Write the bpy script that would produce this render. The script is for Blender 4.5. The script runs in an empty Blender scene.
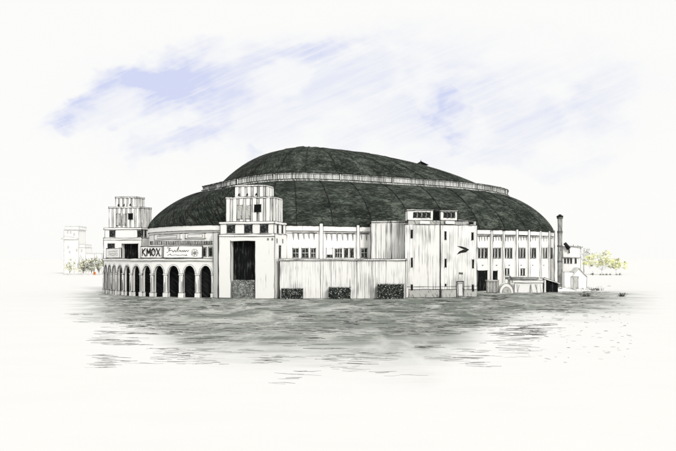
import bpy, bmesh, math, random
from mathutils import Vector, noise

rng = random.Random(7)
R = math.radians
SC = bpy.context.scene
COL = SC.collection

# ---------------------------------------------------------------- camera frame (metres)
CAM_H, CAM_D, MPP, HORIZON = 14.35, 300.0, 0.35, 258.0   # eye height, stand-off, metres per unit at Y=0

def sx(px, Y):                      # ground X of a sight line at depth Y
    return (px - 338.0) * MPP * (1 + Y / CAM_D)

def sz(py, Y):
    return CAM_H + (HORIZON - py) * MPP * (1 + Y / CAM_D)

# ---------------------------------------------------------------- node helpers
class NT:
    def __init__(s, nt):
        s.nt = nt
    def n(s, t, **k):
        o = s.nt.nodes.new(t)
        for a, b in k.items():
            setattr(o, a, b)
        return o
    def link(s, a, b):
        s.nt.links.new(a, b)
    def val(s, sock, v):
        if hasattr(v, 'links') or isinstance(v, bpy.types.NodeSocket):
            s.link(v, sock)
        else:
            sock.default_value = v
    def math(s, op, a, b=0.0, c=None, clamp=False):
        o = s.n('ShaderNodeMath', operation=op, use_clamp=clamp)
        s.val(o.inputs[0], a); s.val(o.inputs[1], b)
        if c is not None: s.val(o.inputs[2], c)
        return o.outputs[0]
    def ramp(s, v, a, b, c=0.0, d=1.0, smooth=True):
        o = s.n('ShaderNodeMapRange')
        o.interpolation_type = 'SMOOTHSTEP' if smooth else 'LINEAR'
        s.val(o.inputs['Value'], v)
        s.val(o.inputs['From Min'], a); s.val(o.inputs['From Max'], b)
        s.val(o.inputs['To Min'], c); s.val(o.inputs['To Max'], d)
        return o.outputs['Result']
    def comb(s, x, y, z):
        o = s.n('ShaderNodeCombineXYZ')
        s.val(o.inputs[0], x); s.val(o.inputs[1], y); s.val(o.inputs[2], z)
        return o.outputs[0]
    def sep(s, v):
        o = s.n('ShaderNodeSeparateXYZ'); s.link(v, o.inputs[0])
        return o.outputs[0], o.outputs[1], o.outputs[2]
    def noise(s, vec, scale=1.0, detail=2.0, rough=0.5, dist=0.0):
        o = s.n('ShaderNodeTexNoise')
        s.link(vec, o.inputs['Vector'])
        o.inputs['Scale'].default_value = scale
        o.inputs['Detail'].default_value = detail
        o.inputs['Roughness'].default_value = rough
        o.inputs['Distortion'].default_value = dist
        return o.outputs[0]
    def mix(s, f, a, b):
        o = s.n('ShaderNodeMix', data_type='RGBA')
        s.val(o.inputs[0], f)
        for sock, c in ((o.inputs[6], a), (o.inputs[7], b)):
            if isinstance(c, bpy.types.NodeSocket): s.link(c, sock)
            else: sock.default_value = (*c, 1.0)
        return o.outputs[2]

def new_mat(name, rough=0.9):
    m = bpy.data.materials.new(name)
    m.use_nodes = True
    b = m.node_tree.nodes['Principled BSDF']
    b.inputs['Roughness'].default_value = rough
    b.inputs['Specular IOR Level'].default_value = 0.1
    return m, NT(m.node_tree), b

def wall_mat(name, base, ink=(0.16, 0.165, 0.16), dens=0.64, soft=0.06, fx=2.6, fz=0.16, grime=0.12, tilt=0.0, patch=0.16):
    """lime-washed wall with fine upright weather streaks"""
    m, t, b = new_mat(name)
    tc = t.n('ShaderNodeTexCoord')
    x, y, z = t.sep(tc.outputs['Object'])
    h = t.math('ADD', x, t.math('MULTIPLY', y, 0.8))
    h = t.math('ADD', h, t.math('MULTIPLY', z, tilt))
    v = t.comb(t.math('MULTIPLY', h, fx), t.math('MULTIPLY', t.math('SUBTRACT', x, y), 0.03), t.math('MULTIPLY', z, fz))
    a = t.noise(v, 1.0, 2.0, 0.6)
    p = t.noise(tc.outputs['Object'], 0.13, 2.0)
    thr = t.math('ADD', t.math('MULTIPLY', t.math('SUBTRACT', 0.5, p), patch * 2), dens)
    f = t.ramp(t.math('SUBTRACT', a, thr), 0.0, soft)
    g = t.noise(tc.outputs['Object'], 0.35, 4.0, 0.6)
    gr = t.ramp(g, 0.5, 0.75, 0.0, grime)
    c = t.mix(gr, base, tuple(q * 0.5 for q in base))
    c = t.mix(t.math('MULTIPLY', f, 0.9), c, ink)
    t.link(c, b.inputs['Base Color'])
    return m

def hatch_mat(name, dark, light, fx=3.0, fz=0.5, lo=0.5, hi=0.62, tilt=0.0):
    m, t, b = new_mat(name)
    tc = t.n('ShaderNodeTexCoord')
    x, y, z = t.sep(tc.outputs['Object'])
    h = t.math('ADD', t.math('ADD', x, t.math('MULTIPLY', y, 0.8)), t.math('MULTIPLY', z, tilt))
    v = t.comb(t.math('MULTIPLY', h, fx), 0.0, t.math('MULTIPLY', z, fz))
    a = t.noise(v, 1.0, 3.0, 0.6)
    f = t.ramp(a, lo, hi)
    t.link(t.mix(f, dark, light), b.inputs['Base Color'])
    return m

def flat_mat(name, col, var=0.25, scale=0.8):
    m, t, b = new_mat(name)
    tc = t.n('ShaderNodeTexCoord')
    a = t.noise(tc.outputs['Object'], scale, 3.0, 0.6)
    c = t.mix(t.ramp(a, 0.35, 0.7), tuple(q * (1 - var) for q in col), tuple(min(1, q * (1 + var)) for q in col))
    t.link(c, b.inputs['Base Color'])
    return m

def roof_mat():
    m, t, b = new_mat('weathered_roof_felt', 0.95)
    uv = t.n('ShaderNodeUVMap', uv_map='UVMap').outputs[0]
    u, v, _ = t.sep(uv)           # u = metres round the ring, v = metres up the slope
    tc = t.n('ShaderNodeTexCoord')
    ob = tc.outputs['Object']
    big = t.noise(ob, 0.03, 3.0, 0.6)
    patch = t.noise(t.comb(t.math('MULTIPLY', u, 0.055), t.math('MULTIPLY', v, 0.085), 1.0), 1.0, 4.0, 0.65, 0.4)
    mid = t.noise(t.comb(t.math('MULTIPLY', u, 0.10), t.math('MULTIPLY', v, 0.28), 0.0), 1.0, 4.0, 0.65)
    base = t.mix(t.ramp(mid, 0.36, 0.66), (0.036, 0.048, 0.038), (0.138, 0.160, 0.134))
    x, y, z = t.sep(ob)
    end = t.ramp(t.math('ADD', x, t.math('MULTIPLY', t.math('SUBTRACT', big, 0.5), 60)), -24.0, -58.0)  # shading of the front end, put into the colour as heavier hatching
    # strokes round the ring, thicker where the felt is worn
    patchy = t.math('MULTIPLY', t.math('SUBTRACT', patch, 0.5), 0.42)
    w = t.noise(t.comb(t.math('MULTIPLY', u, 0.36), t.math('MULTIPLY', v, 2.5), 3.0), 1.0, 3.0, 0.75, 0.6)
    f1 = t.ramp(t.math('ADD', w, patchy), 0.43, 0.56)
    s_ = t.math('ADD', u, t.math('MULTIPLY', v, 0.8))
    w2 = t.noise(t.comb(t.math('MULTIPLY', s_, 1.5), t.math('MULTIPLY', v, 0.22), 9.0), 1.0, 3.0, 0.7, 0.4)
    f2 = t.ramp(t.math('SUBTRACT', w2, patchy), 0.44, 0.58)
    s3 = t.math('SUBTRACT', u, t.math('MULTIPLY', v, 1.1))
    w3 = t.noise(t.comb(t.math('MULTIPLY', s3, 1.3), t.math('MULTIPLY', v, 0.3), 19.0), 1.0, 3.0, 0.7, 0.4)
    f3 = t.ramp(t.math('ADD', w3, patchy), 0.52, 0.66)
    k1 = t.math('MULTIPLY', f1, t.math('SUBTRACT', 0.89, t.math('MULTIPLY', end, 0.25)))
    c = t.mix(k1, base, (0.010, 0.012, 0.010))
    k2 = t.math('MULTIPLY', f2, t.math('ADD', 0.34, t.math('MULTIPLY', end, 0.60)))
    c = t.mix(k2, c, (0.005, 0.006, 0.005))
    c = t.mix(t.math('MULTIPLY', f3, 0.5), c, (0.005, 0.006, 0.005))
    c = t.mix(t.math('MULTIPLY', end, 0.35), c, (0.006, 0.007, 0.006))  # painted shade: darkens the whole front end a little further
    fleck = t.noise(t.comb(t.math('MULTIPLY', u, 0.7), t.math('MULTIPLY', v, 2.2), 5.0), 1.0, 2.0, 0.6)
    c = t.mix(t.ramp(fleck, 0.64, 0.74, 0, 0.4), c, (0.26, 0.28, 0.25))
    t.link(c, b.inputs['Base Color'])
    return m

WHITE = (0.86, 0.855, 0.835)
M = {}
M['wall'] = wall_mat('white_wall', WHITE, dens=0.66, fx=4.0, soft=.1, ink=(.26,.26,.255), grime=.08)
M['clean'] = wall_mat('clean_white_wall', WHITE, dens=0.665, fx=4.4, soft=.12, ink=(.3,.3,.295), grime=0.05)
M['board'] = wall_mat('white_boarded_wall', WHITE, ink=(0.24, 0.24, 0.235), dens=0.535, soft=0.10, fx=5.6, fz=0.08, patch=0.24, grime=.06)
M['rib'] = wall_mat('ribbed_grey_white_wall', (0.80, 0.80, 0.78), ink=(0.24, 0.24, 0.235), dens=0.53, soft=0.10, fx=4.2, fz=0.06, patch=0.15)
M['band'] = wall_mat('clerestory_wall', (0.66, 0.67, 0.65), dens=0.50, soft=0.06, fx=2.2, fz=0.02, patch=0.2)
M['plinth'] = wall_mat('grey_stained_plinth', (0.50, 0.50, 0.48), dens=0.52, soft=0.1, fx=2.6, fz=0.5, tilt=0.5, patch=0.3)
M['far'] = wall_mat('far_pale_wall', (0.80, 0.80, 0.78), ink=(0.55, 0.55, 0.54), dens=0.74, fx=1.2, grime=.04)
M['ink'] = flat_mat('black_trim', (0.022, 0.023, 0.022), 0.5, 0.5)
M['grey'] = flat_mat('grey_trim', (0.22, 0.22, 0.215), 0.5, 0.5)
M['pale'] = flat_mat('pale_grey_trim', (0.42, 0.42, 0.41), 0.4, 0.3)
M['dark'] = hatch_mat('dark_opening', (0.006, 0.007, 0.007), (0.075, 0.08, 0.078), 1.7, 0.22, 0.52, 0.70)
M['glass'] = hatch_mat('dark_window_glass', (0.018, 0.02, 0.02), (0.22, 0.23, 0.22), 2.6, 0.9, 0.5, 0.7, 0.6)
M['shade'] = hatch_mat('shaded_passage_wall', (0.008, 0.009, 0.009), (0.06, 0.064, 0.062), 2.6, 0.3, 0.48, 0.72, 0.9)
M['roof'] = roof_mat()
M['flatroof'] = flat_mat('grey_flat_roof', (0.30, 0.31, 0.30), 0.3, 0.3)
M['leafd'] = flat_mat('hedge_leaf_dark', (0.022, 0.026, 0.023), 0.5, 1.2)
M['leafm'] = flat_mat('hedge_leaf_mid', (0.20, 0.21, 0.20), 0.5, 1.2)
M['leafl'] = flat_mat('hedge_leaf_light', (0.60, 0.61, 0.58), 0.3, 1.2)
M['leafy'] = flat_mat('pale_yellow_green_leaf', (0.86, 0.87, 0.60), 0.06, 0.1)
M['leafyd'] = flat_mat('yellow_green_leaf', (0.74, 0.77, 0.34), 0.12, 0.1)
M['leafc'] = flat_mat('cream_leaf', (0.88, 0.88, 0.76), 0.04, 0.1)
M['leafg'] = flat_mat('grey_olive_leaf', (0.26, 0.27, 0.22), 0.4, 0.3)
M['bark'] = flat_mat('grey_bark', (0.16, 0.155, 0.14), 0.4, 0.8)
M['orange'] = flat_mat('orange_plastic', (0.55, 0.16, 0.04), 0.2, 0.8)
M['faint'] = flat_mat('faint_grey_trim', (0.60, 0.60, 0.59), 0.15, 0.3)
M['brick'] = wall_mat('sooty_stack_brick', (0.36, 0.36, 0.345), dens=0.50, soft=0.1, fx=2.0, fz=0.4)

# ---------------------------------------------------------------- mesh builder
WORLD = {}          # object -> world base position

class MB:
    def __init__(s):
        s.v, s.f, s.m, s.uv = [], [], [], []
    def face(s, pts, mat=0):
        i = len(s.v)
        s.v += [tuple(p) for p in pts]
        s.f.append(tuple(range(i, i + len(pts)))); s.m.append(mat)
    def hexa(s, a, b, mat=0):          # a, b: two rings of n points, closed tube with caps
        n, i = len(a), len(s.v)
        s.v += [tuple(p) for p in a] + [tuple(p) for p in b]
        for k in range(n):
            l = (k + 1) % n
            s.f.append((i + k, i + l, i + n + l, i + n + k)); s.m.append(mat)
        s.f.append(tuple(i + k for k in reversed(range(n)))); s.m.append(mat)
        s.f.append(tuple(i + n + k for k in range(n))); s.m.append(mat)
    def prism(s, poly, z0, z1, mat=0, ink=0.0, imat=1):
        s.hexa([(x, y, z0) for x, y in poly], [(x, y, z1) for x, y in poly], mat)
        if ink:
            n = len(poly)
            for k in range(n):
                p, q = poly[k], poly[(k + 1) % n]
                s.line((*p, z0), (*p, z1), ink, imat)
                s.line((*p, z1), (*q, z1), ink, imat)
                s.line((*p, z0), (*q, z0), ink, imat)
    def box(s, cx, cy, z0, w, d, h, rot=0.0, mat=0, ink=0.0, imat=1):
        c, q = math.cos(rot), math.sin(rot)
        poly = [(cx + c * x - q * y, cy + q * x + c * y) for x, y in
                ((-w / 2, -d / 2), (w / 2, -d / 2), (w / 2, d / 2), (-w / 2, d / 2))]
        s.prism(poly, z0, z0 + h, mat, ink, imat)
    def line(s, p, q, r=0.1, mat=1, over=0.3, jit=0.085):
        """thin drawn trim bar with an uneven run"""
        p, q = Vector(p), Vector(q)
        d = q - p
        L = d.length
        if L < 1e-4: return
        d /= L
        p = p - d * over * rng.random(); q = q + d * over * rng.random()
        L = (q - p).length
        a = d.cross(Vector((0, 0, 1)))
        if a.length < 0.1: a = d.cross(Vector((0, 1, 0)))
        a.normalize(); b = d.cross(a).normalized()
        n = max(1, min(14, int(L / 2.5)))
        prev = None
        for k in range(n + 1):
            c = p + d * (L * k / n) + a * rng.uniform(-jit, jit) + b * rng.uniform(-jit, jit)
            rr = r * rng.uniform(0.6, 1.15)
            ring = [c + a * rr + b * rr, c - a * rr + b * rr, c - a * rr - b * rr, c + a * rr - b * rr]
            if prev is not None: s.hexa(prev, ring, mat)
            prev = ring
    def path(s, pts, r=0.1, mat=1, jit=0.0):
        for p, q in zip(pts, pts[1:]):
            s.line(p, q, r, mat, 0.02, jit)
    def tube(s, p, q, r0, r1, mat=0, n=7):
        p, q = Vector(p), Vector(q)
        d = (q - p).normalized()
        a = d.cross(Vector((0, 0, 1)))
        if a.length < 0.1: a = d.cross(Vector((0, 1, 0)))
        a.normalize(); b = d.cross(a)
        ring = lambda c, r: [c + a * r * math.cos(6.2832 * k / n) + b * r * math.sin(6.2832 * k / n) for k in range(n)]
        s.hexa(ring(p, r0), ring(q, r1), mat)
    def leaf(s, c, size, mat=0, flat=1.0):
        n = Vector((rng.gauss(0, 1), rng.gauss(0, 1), rng.gauss(0, 1))).normalized()
        a = n.orthogonal().normalized(); b = n.cross(a)
        th = rng.random() * 6.28
        a, b = a * math.cos(th) + b * math.sin(th), b * math.cos(th) - a * math.sin(th)
        c = Vector(c)
        s.face([c - a * size, c - b * size * 0.45, c + a * size, c + b * size * 0.45], mat)
    def build(s, name, mats, parent=None, smooth=False, uv=None, recalc=True):
        xs = [p[0] for p in s.v]; ys = [p[1] for p in s.v]; zs = [p[2] for p in s.v]
        o0 = Vector(((min(xs) + max(xs)) / 2, (min(ys) + max(ys)) / 2, min(zs)))
        me = bpy.data.meshes.new(name)
        me.from_pydata([tuple(Vector(p) - o0) for p in s.v], [], s.f)
        for k in mats: me.materials.append(M[k] if isinstance(k, str) else k)
        me.polygons.foreach_set('material_index', s.m)
        if uv is not None:
            l = me.uv_layers.new(name='UVMap')
            for lp in me.loops: l.data[lp.index].uv = uv[lp.vertex_index]
        if recalc:
            bm = bmesh.new(); bm.from_mesh(me)
            bmesh.ops.recalc_face_normals(bm, faces=bm.faces)
            bm.to_mesh(me); bm.free()
        if smooth: me.polygons.foreach_set('use_smooth', [True] * len(me.polygons))
        me.update()
        o = bpy.data.objects.new(name, me)
        COL.objects.link(o)
        place(o, o0, parent)
        return o

def place(o, w, parent=None):
    WORLD[o.name] = Vector(w)
    if parent is not None:
        o.parent = parent
        o.location = Vector(w) - WORLD[parent.name]
    else:
        o.location = w

def tag(o, label, cat, group=None, kind=None):
    if label: o['label'] = label
    if cat: o['category'] = cat
    if group: o['group'] = group
    if kind: o['kind'] = kind
    return o

def thing(name, label, cat, loc, group=None):
    o = bpy.data.objects.new(name, None)
    o.empty_display_size = 1.0
    COL.objects.link(o)
    place(o, loc)
    return tag(o, label, cat, group)

def dup(root, loc, label, scale=1.0, rz=0.0):
    r = root.copy(); COL.objects.link(r)
    r.location = loc; r.scale = (scale,) * 3; r.rotation_euler = (0, 0, rz); r['label'] = label
    for ch in list(root.children):
        c = ch.copy(); COL.objects.link(c); c.parent = r
        for g in list(ch.children):
            d = g.copy(); COL.objects.link(d); d.parent = c
    return r

# ================================================================= THE ARENA
ARENA = thing('arena_building', 'huge white arena hall under a two-tier dark green dome, with arcade and corner towers', 'arena', (30, 60, 0))

AX = R(33.0); CA, SA = math.cos(AX), math.sin(AX)
OX, OY = -17.4, 10.0
UC, VC, A0, B0, N0 = 66.44, 47.17, 97.41, 46.17, 3.124
A1, B1, N1, UC1, ZB = 76.0, 23.71, 3.61, 67.0, 45.77
A2, HU, PL, PU, DROP, N2, UA = 70.5, 13.5, 1.416, 2.8, 2.4, 3.4, 37.0
EAVE = 26.6

def loc2w(u, v, z):
    return Vector((OX + u * CA - v * SA, OY + u * SA + v * CA, z))

def se(th, n):
    c, s = math.cos(th), math.sin(th)
    return math.copysign(abs(c) ** (2 / n), c), math.copysign(abs(s) ** (2 / n), s)

def zband(c1):
    return ZB - DROP * max(0.0, c1) ** 3 - 4.2 * max(0.0, -c1) ** 5

def lower_pt(th, t):
    c0, s0 = se(th, N0); c1, s1 = se(th, N1)
    hz = (1 - (1 - t) ** PL) ** (1 / PL)
    u = (UC + A0 * c0) * (1 - t) + (UC1 + A1 * c1) * t
    v = (VC + B0 * s0) * (1 - t) + (VC + B1 * s1) * t
    return loc2w(u, v, EAVE + (zband(c1) - EAVE) * hz)

def upper_pt(th, r):
    c2, s2 = se(th, N2)
    zt = zband(c2) + 2.2
    u = UC1 + (UA - UC1) * (1 - r) + A2 * c2 * r
    v = VC + (B1 - 4) * s2 * r
    z = zt + (ZB + 2.5 - zt) * (1 - r) + HU * (1 - r ** PU) - 0.54 * c2 * (1 - r) * r * 4
    return loc2w(u, v, z)

def band_pt(th, out, dz):
    c1, s1 = se(th, N1)
    if dz > 0.3: dz = 0.3 + (dz - 0.3) * (1 - 0.55 * max(0.0, -c1) ** 3 * max(0.0, s1 * .5 + .5))
    return loc2w(UC1 + (A1 + out) * c1, VC + (B1 + out) * s1, zband(c1) + dz)

def drum_pt(th, z, out=0.0):
    c0, s0 = se(th, N0)
    return loc2w(UC + (A0 * 0.992 + out) * c0, VC + (B0 * 0.985 + out) * s0, z)

def px_of(p):
    return 338 + p.x / (MPP * (1 + p.y / CAM_D))

def ring_thetas(n):
    # even arc-length samples of the eave
    fine = [drum_pt(6.283185 * k / 3000, 0) for k in range(3001)]
    L = [0.0]
    for a, b in zip(fine, fine[1:]): L.append(L[-1] + (b - a).length)
    out, j = [], 0
    for k in range(n):
        tgt = L[-1] * k / n
        while L[j + 1] < tgt: j += 1
        out.append((6.283185 * (j + (tgt - L[j]) / max(1e-9, L[j + 1] - L[j])) / 3000, tgt))
    return out, L[-1]

NR = 220
TH, PERIM = ring_thetas(NR)

def grid_surface(fn, ts, name, mat, parent):
    mb = MB(); uv = []
    for j, t in enumerate(ts):
        for k in range(NR + 1):
            th, arc = TH[k % NR]
            if k == NR: arc = PERIM
            mb.v.append(tuple(fn(th, t)))
    up = [0.0]
    for j in range(1, len(ts)):
        k = NR * 3 // 4
        up.append(up[-1] + (Vector(mb.v[j * (NR + 1) + k]) - Vector(mb.v[(j - 1) * (NR + 1) + k])).length)
    for j in range(len(ts)):
        for k in range(NR + 1):
            arc = PERIM if k == NR else TH[k][1]
            uv.append((arc, up[j]))
    for j in range(len(ts) - 1):
        for k in range(NR):
            a = j * (NR + 1) + k
            mb.f.append((a, a + 1, a + NR + 2, a + NR + 1)); mb.m.append(0)
    return mb.build(name, [mat], parent, smooth=True, uv=uv)

ts = [1 - (1 - k / 18) ** 1.3 for k in range(19)]
ts = [(k / 20) ** 1.6 for k in range(21)]
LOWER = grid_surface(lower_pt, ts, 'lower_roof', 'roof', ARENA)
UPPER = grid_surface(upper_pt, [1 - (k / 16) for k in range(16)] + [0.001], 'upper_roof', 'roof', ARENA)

# dark eave line of the lower roof, ink-thin gutter
def ring_tube(fn, r, name, mat, parent, step=1):
    mb = MB()
    pts = [fn(TH[k][0]) for k in range(0, NR, step)]
    pts.append(pts[0])
    mb.path(pts, r, 0, 0.05)
    return mb.build(name, [mat], parent)
ring_tube(lambda th: drum_pt(th, EAVE - 0.15, 0.5), 0.22, 'roof_gutter', 'ink', LOWER)

# seams
def th_at_px(px, fn, lo=3.0, hi=6.4):
    best, bt = 1e9, 0
    for k in range(4000):
        th = lo + (hi - lo) * k / 3999
        p = fn(th)
        e = abs(px_of(p) - px) + p.y * 0.002
        if e < best: best, bt = e, th
    return bt
for px in (160, 186, 212, 240, 270, 297, 333, 372, 411, 446, 478, 503, 524, 541):
    th = th_at_px(px, lambda q: drum_pt(q, 20))
    mb = MB()
    mb.path([lower_pt(th, (k / 12) ** 1.5) + Vector((0, 0, 0.05)) for k in range(13)], 0.20, 0, 0.12)
    mb.build('roof_seam', ['ink'], LOWER)
for px in (246, 275, 305, 340, 372, 402, 430, 455):
    th = th_at_px(px, lambda q: upper_pt(q, 1.0))
    mb = MB()
    mb.path([upper_pt(th, 1 - k / 10) + Vector((0, 0, 0.05)) for k in range(10)], 0.15, 0, 0.12)
    mb.build('roof_seam', ['ink'], UPPER)

# clerestory band between the two roofs
mb = MB()
for k in range(NR):
    a, b = TH[k][0], TH[(k + 1) % NR][0]
    prof = [(0.0, -0.6), (0.9, -0.5), (0.9, 0.3), (0.3, 0.5), (0.3, 2.5), (0.55, 2.6), (0.55, 2.95), (-5.0, 2.8)]
    for (o1, z1), (o2, z2) in zip(prof, prof[1:]):
        mb.face([band_pt(a, o1, z1), band_pt(b, o1, z1), band_pt(b, o2, z2), band_pt(a, o2, z2)], 0)
for k in range(NR * 2):                    # narrow slats cut into the band
    th, _ = TH[k // 2]
    if k % 2: th = (TH[k // 2][0] + TH[(k // 2 + 1) % NR][0]) / 2 if k // 2 < NR - 1 else th + 0.01
    mb.line(band_pt(th, 0.33, 0.9 + rng.random() * 0.4), band_pt(th, 0.33, 2.35 + rng.random() * 0.2), 0.06, 1, 0, 0.03)
CLER = mb.build('clerestory', ['band', 'grey'], ARENA, recalc=True)
for out, dz, r in ((0.95, 0.35, 0.09), (0.4, 0.6, 0.06), (0.6, 2.55, 0.06), (0.6, 3.0, 0.15), (0.95, -0.55, 0.20)):
    ring_tube(lambda th: band_pt(th, out, dz), r, 'clerestory_moulding', 'ink', CLER)
for px in (218, 238, 274, 340, 392, 424, 458, 490, 505):
    th = th_at_px(px, lambda q: band_pt(q, 0, 0))
    mb = MB()
    p = band_pt(th, 0.45, -0.2)
    mb.box(p.x, p.y, p.z, 0.6, 0.5, (band_pt(th, .45, 2.9) - p).z, AX, 0, 0.12)
    mb.build('clerestory_post', ['clean', 'ink'], CLER)

# ridge ventilator
best = None
for k in range(400):
    for th in (0.0,):
        p = upper_pt(0.0, k / 400)
        if best is None or abs(px_of(p) - 420) < abs(px_of(best) - 420): best = p
mb = MB()
c = best + Vector((0, -3, 0.35))
w, d, h = 4.6, 2.6, 1.3
mb.box(c.x, c.y, c.z - 1.0, w, d, h + 1.0, 0.2, 0, 0.12)
ridge = [(c.x - 3.0, c.y, c.z + h - .5), (c.x + 3.2, c.y, c.z + h - .5), (c.x, c.y, c.z + h + 1.1)]
mb.hexa([(p[0], p[1] - 1.5, p[2]) for p in ridge], [(p[0], p[1] + 1.5, p[2]) for p in ridge], 2)
mb.line((c.x, c.y - 1.4, c.z + h + 0.8), (c.x, c.y - 1.4, c.z + h + 1.8), 0.12, 1)
mb.line((c.x - 3.0, c.y - 1.5, c.z + h - .5), (c.x, c.y - 1.5, c.z + h + 1.1), 0.18, 1)
mb.line((c.x, c.y - 1.5, c.z + h + 1.1), (c.x + 3.2, c.y - 1.5, c.z + h - .5), 0.18, 1)
mb.build('roof_vent', ['plinth', 'ink', 'dark'], UPPER)

# ------------------------------------------------------------- drum wall under the eave
mb = MB()
for k in range(NR):
    a, b = TH[k][0], TH[(k + 1) % NR][0]
    prof = [(0, 0), (0, 24.3), (0.5, 24.5), (0.5, 26.45), (0.0, 26.5)]
    for (o1, z1), (o2, z2) in zip(prof, prof[1:]):
        mb.face([drum_pt(a, z1, o1), drum_pt(b, z1, o1), drum_pt(b, z2, o2), drum_pt(a, z2, o2)], 0)
DRUM = mb.build('drum_wall', ['wall'], ARENA)
for z, o, r in ((24.4, 0.55, 0.10), (23.55, 0.06, 0.07)):
    ring_tube(lambda th: drum_pt(th, z, o), r, 'parapet_moulding', 'ink', DRUM)

def drum_frame(px, z, out=0.0):
    th = th_at_px(px, lambda q: drum_pt(q, z, out))
    p = drum_pt(th, z, out); q = drum_pt(th + 0.003, z, out)
    t = (q - p); t.z = 0; t.normalize()
    if t.x < 0: t = -t
    return p, t, Vector((t.y, -t.x, 0))      # point, tangent, outward normal (towards viewer)

def drum_panel(mb, px0, px1, py0, py1, o0, o1, mat=0, ink=0.0, imat=1):
    """block laid on the drum between two sight lines, py = heights"""
    p, _, _ = drum_frame(px0, 18); q, _, _ = drum_frame(px1, 18)
    t = (q - p); t.z = 0; t.normalize(); n = Vector((t.y, -t.x, 0))
    ym = (p.y + q.y) / 2
    z0, z1 = sz(py1, ym), sz(py0, ym)
    poly = [(p + n * o1), (q + n * o1), (q + n * o0), (p + n * o0)]
    mb.prism([(a.x, a.y) for a in poly], z0, z1, mat, ink, imat)
    return p + n * o1, q + n * o1, z0, z1

def drum_window(px0, px1, py0, py1, mull=0, half=False):
    mb = MB()
    a, b, z0, z1 = drum_panel(mb, px0, px1, py0, py1, -0.3, 0.18, 0, 0.07)
    w = mb.build('window', ['clean', 'ink'], DRUM)
    d = (b - a); L = d.length; d.normalize(); n = Vector((d.y, -d.x, 0))
    mb = MB()
    e = min(0.14, L * 0.14)
    A, B = a + d * e, b - d * e
    poly = [A + n * 0.06, B + n * 0.06, B - n * 0.25, A - n * 0.25]
    zt = z1 - 0.14
    if half: zt = z0 + (z1 - z0) * 0.32
    mb.prism([(p.x, p.y) for p in poly], z0 + 0.14, zt, 0)
    mb.build('pane', ['glass'], w)
    if mull:
        mb = MB()
        for k in range(1, mull + 1):
            c = A + (B - A) * (k / (mull + 1)) + n * 0.08
            mb.line((c.x, c.y, z0 + .14), (c.x, c.y, z1 - .14), 0.06, 0, 0)
        zc = z0 + (z1 - z0) * 0.5
        mb.line((A.x + n.x * .08, A.y + n.y * .08, zc), (B.x + n.x * .08, B.y + n.y * .08, zc), 0.06, 0, 0)
        mb.build('mullion', ['clean'], w)

# long side, left stretch seen above the annex
for a, b, half, mu in ((292.6, 298.4, 0, 1), (301.6, 308.2, 0, 1), (310.6, 315.6, 0, 1), (326.2, 332.4, 1, 0), (334.6, 342, 0, 2), (344, 348, 0, 0), (349.6, 353.6, 0, 0), (360.6, 367, 0, 1)):
    drum_window(a, b, 248.2, 257.6, mu, bool(half))
# right stretch, triple windows
trip = [(478, 480.2), (481.3, 483.4), (484.6, 487.3), (492.3, 494), (495, 497), (498.2, 500.6), (504.2, 506), (507.2, 509),
        (510, 512), (517.5, 519.3), (520.4, 522.2), (523.2, 525.2), (528.7, 530.4), (531.3, 533.1), (533.7, 535.6),
        (540.2, 541.7), (542.9, 544.2), (545.3, 546.7), (549.3, 550.4), (551.0, 552.0)]
for a, b in trip:
    drum_window(a, b, 248.0, 258.2)
for a, b in ((504.6, 506.2), (507.4, 509), (516.6, 518.6), (520.5, 522), (523, 524.6)):
    drum_window(a, b, 268.5, 275.5)
# ground-floor openings
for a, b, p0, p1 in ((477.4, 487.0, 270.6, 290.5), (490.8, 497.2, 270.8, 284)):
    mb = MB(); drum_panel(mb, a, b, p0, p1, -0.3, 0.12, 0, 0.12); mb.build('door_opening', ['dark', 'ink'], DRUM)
# front windows of the drum between signs and tower
for a, b in ((203.2, 206.4), (208.8, 212.8)):
    drum_window(a, b, 247.2, 256.4)
for a, b, p0, p1 in ((156, 182, 234.2, 239.6), (186.5, 206, 233.4, 238.6)):
    mb = MB(); A, B, z0, z1 = drum_panel(mb, a, b, p0, p1, -0.3, 0.7, 0, 0.08)
    d = (B - A); n = Vector((d.y, -d.x, 0)).normalized() * 0.05
    i0, i1 = A + d * 0.12 + n, A + d * 0.88 + n
    h = (z1 - z0) * 0.25
    for P, Q in (((i0.x, i0.y, z0 + h), (i1.x, i1.y, z0 + h)), ((i0.x, i0.y, z1 - h), (i1.x, i1.y, z1 - h)), ((i0.x, i0.y, z0 + h), (i0.x, i0.y, z1 - h)), ((i1.x, i1.y, z0 + h), (i1.x, i1.y, z1 - h))):
        mb.line(P, Q, 0.06, 1, 0)
    mb.build('wall_panel', ['clean', 'ink'], DRUM)
# pilasters
for a, b, top in ((318.6, 322.0, 223.6), (355.6, 358.4, 225.0), (369.4, 371.4, 224), (489.4, 491.2, 231), (501.5, 503.2, 231), (514.6, 516.6, 229.5), (526.8, 528.2, 230), (538.2, 539.6, 231), (547, 548.2, 231), (552.3, 553.2, 231)):
    mb = MB(); drum_panel(mb, a, b, top, 296, -0.3, 0.95, 0, 0.09)
    mb.build('pilaster', ['clean', 'ink'], DRUM)
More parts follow.
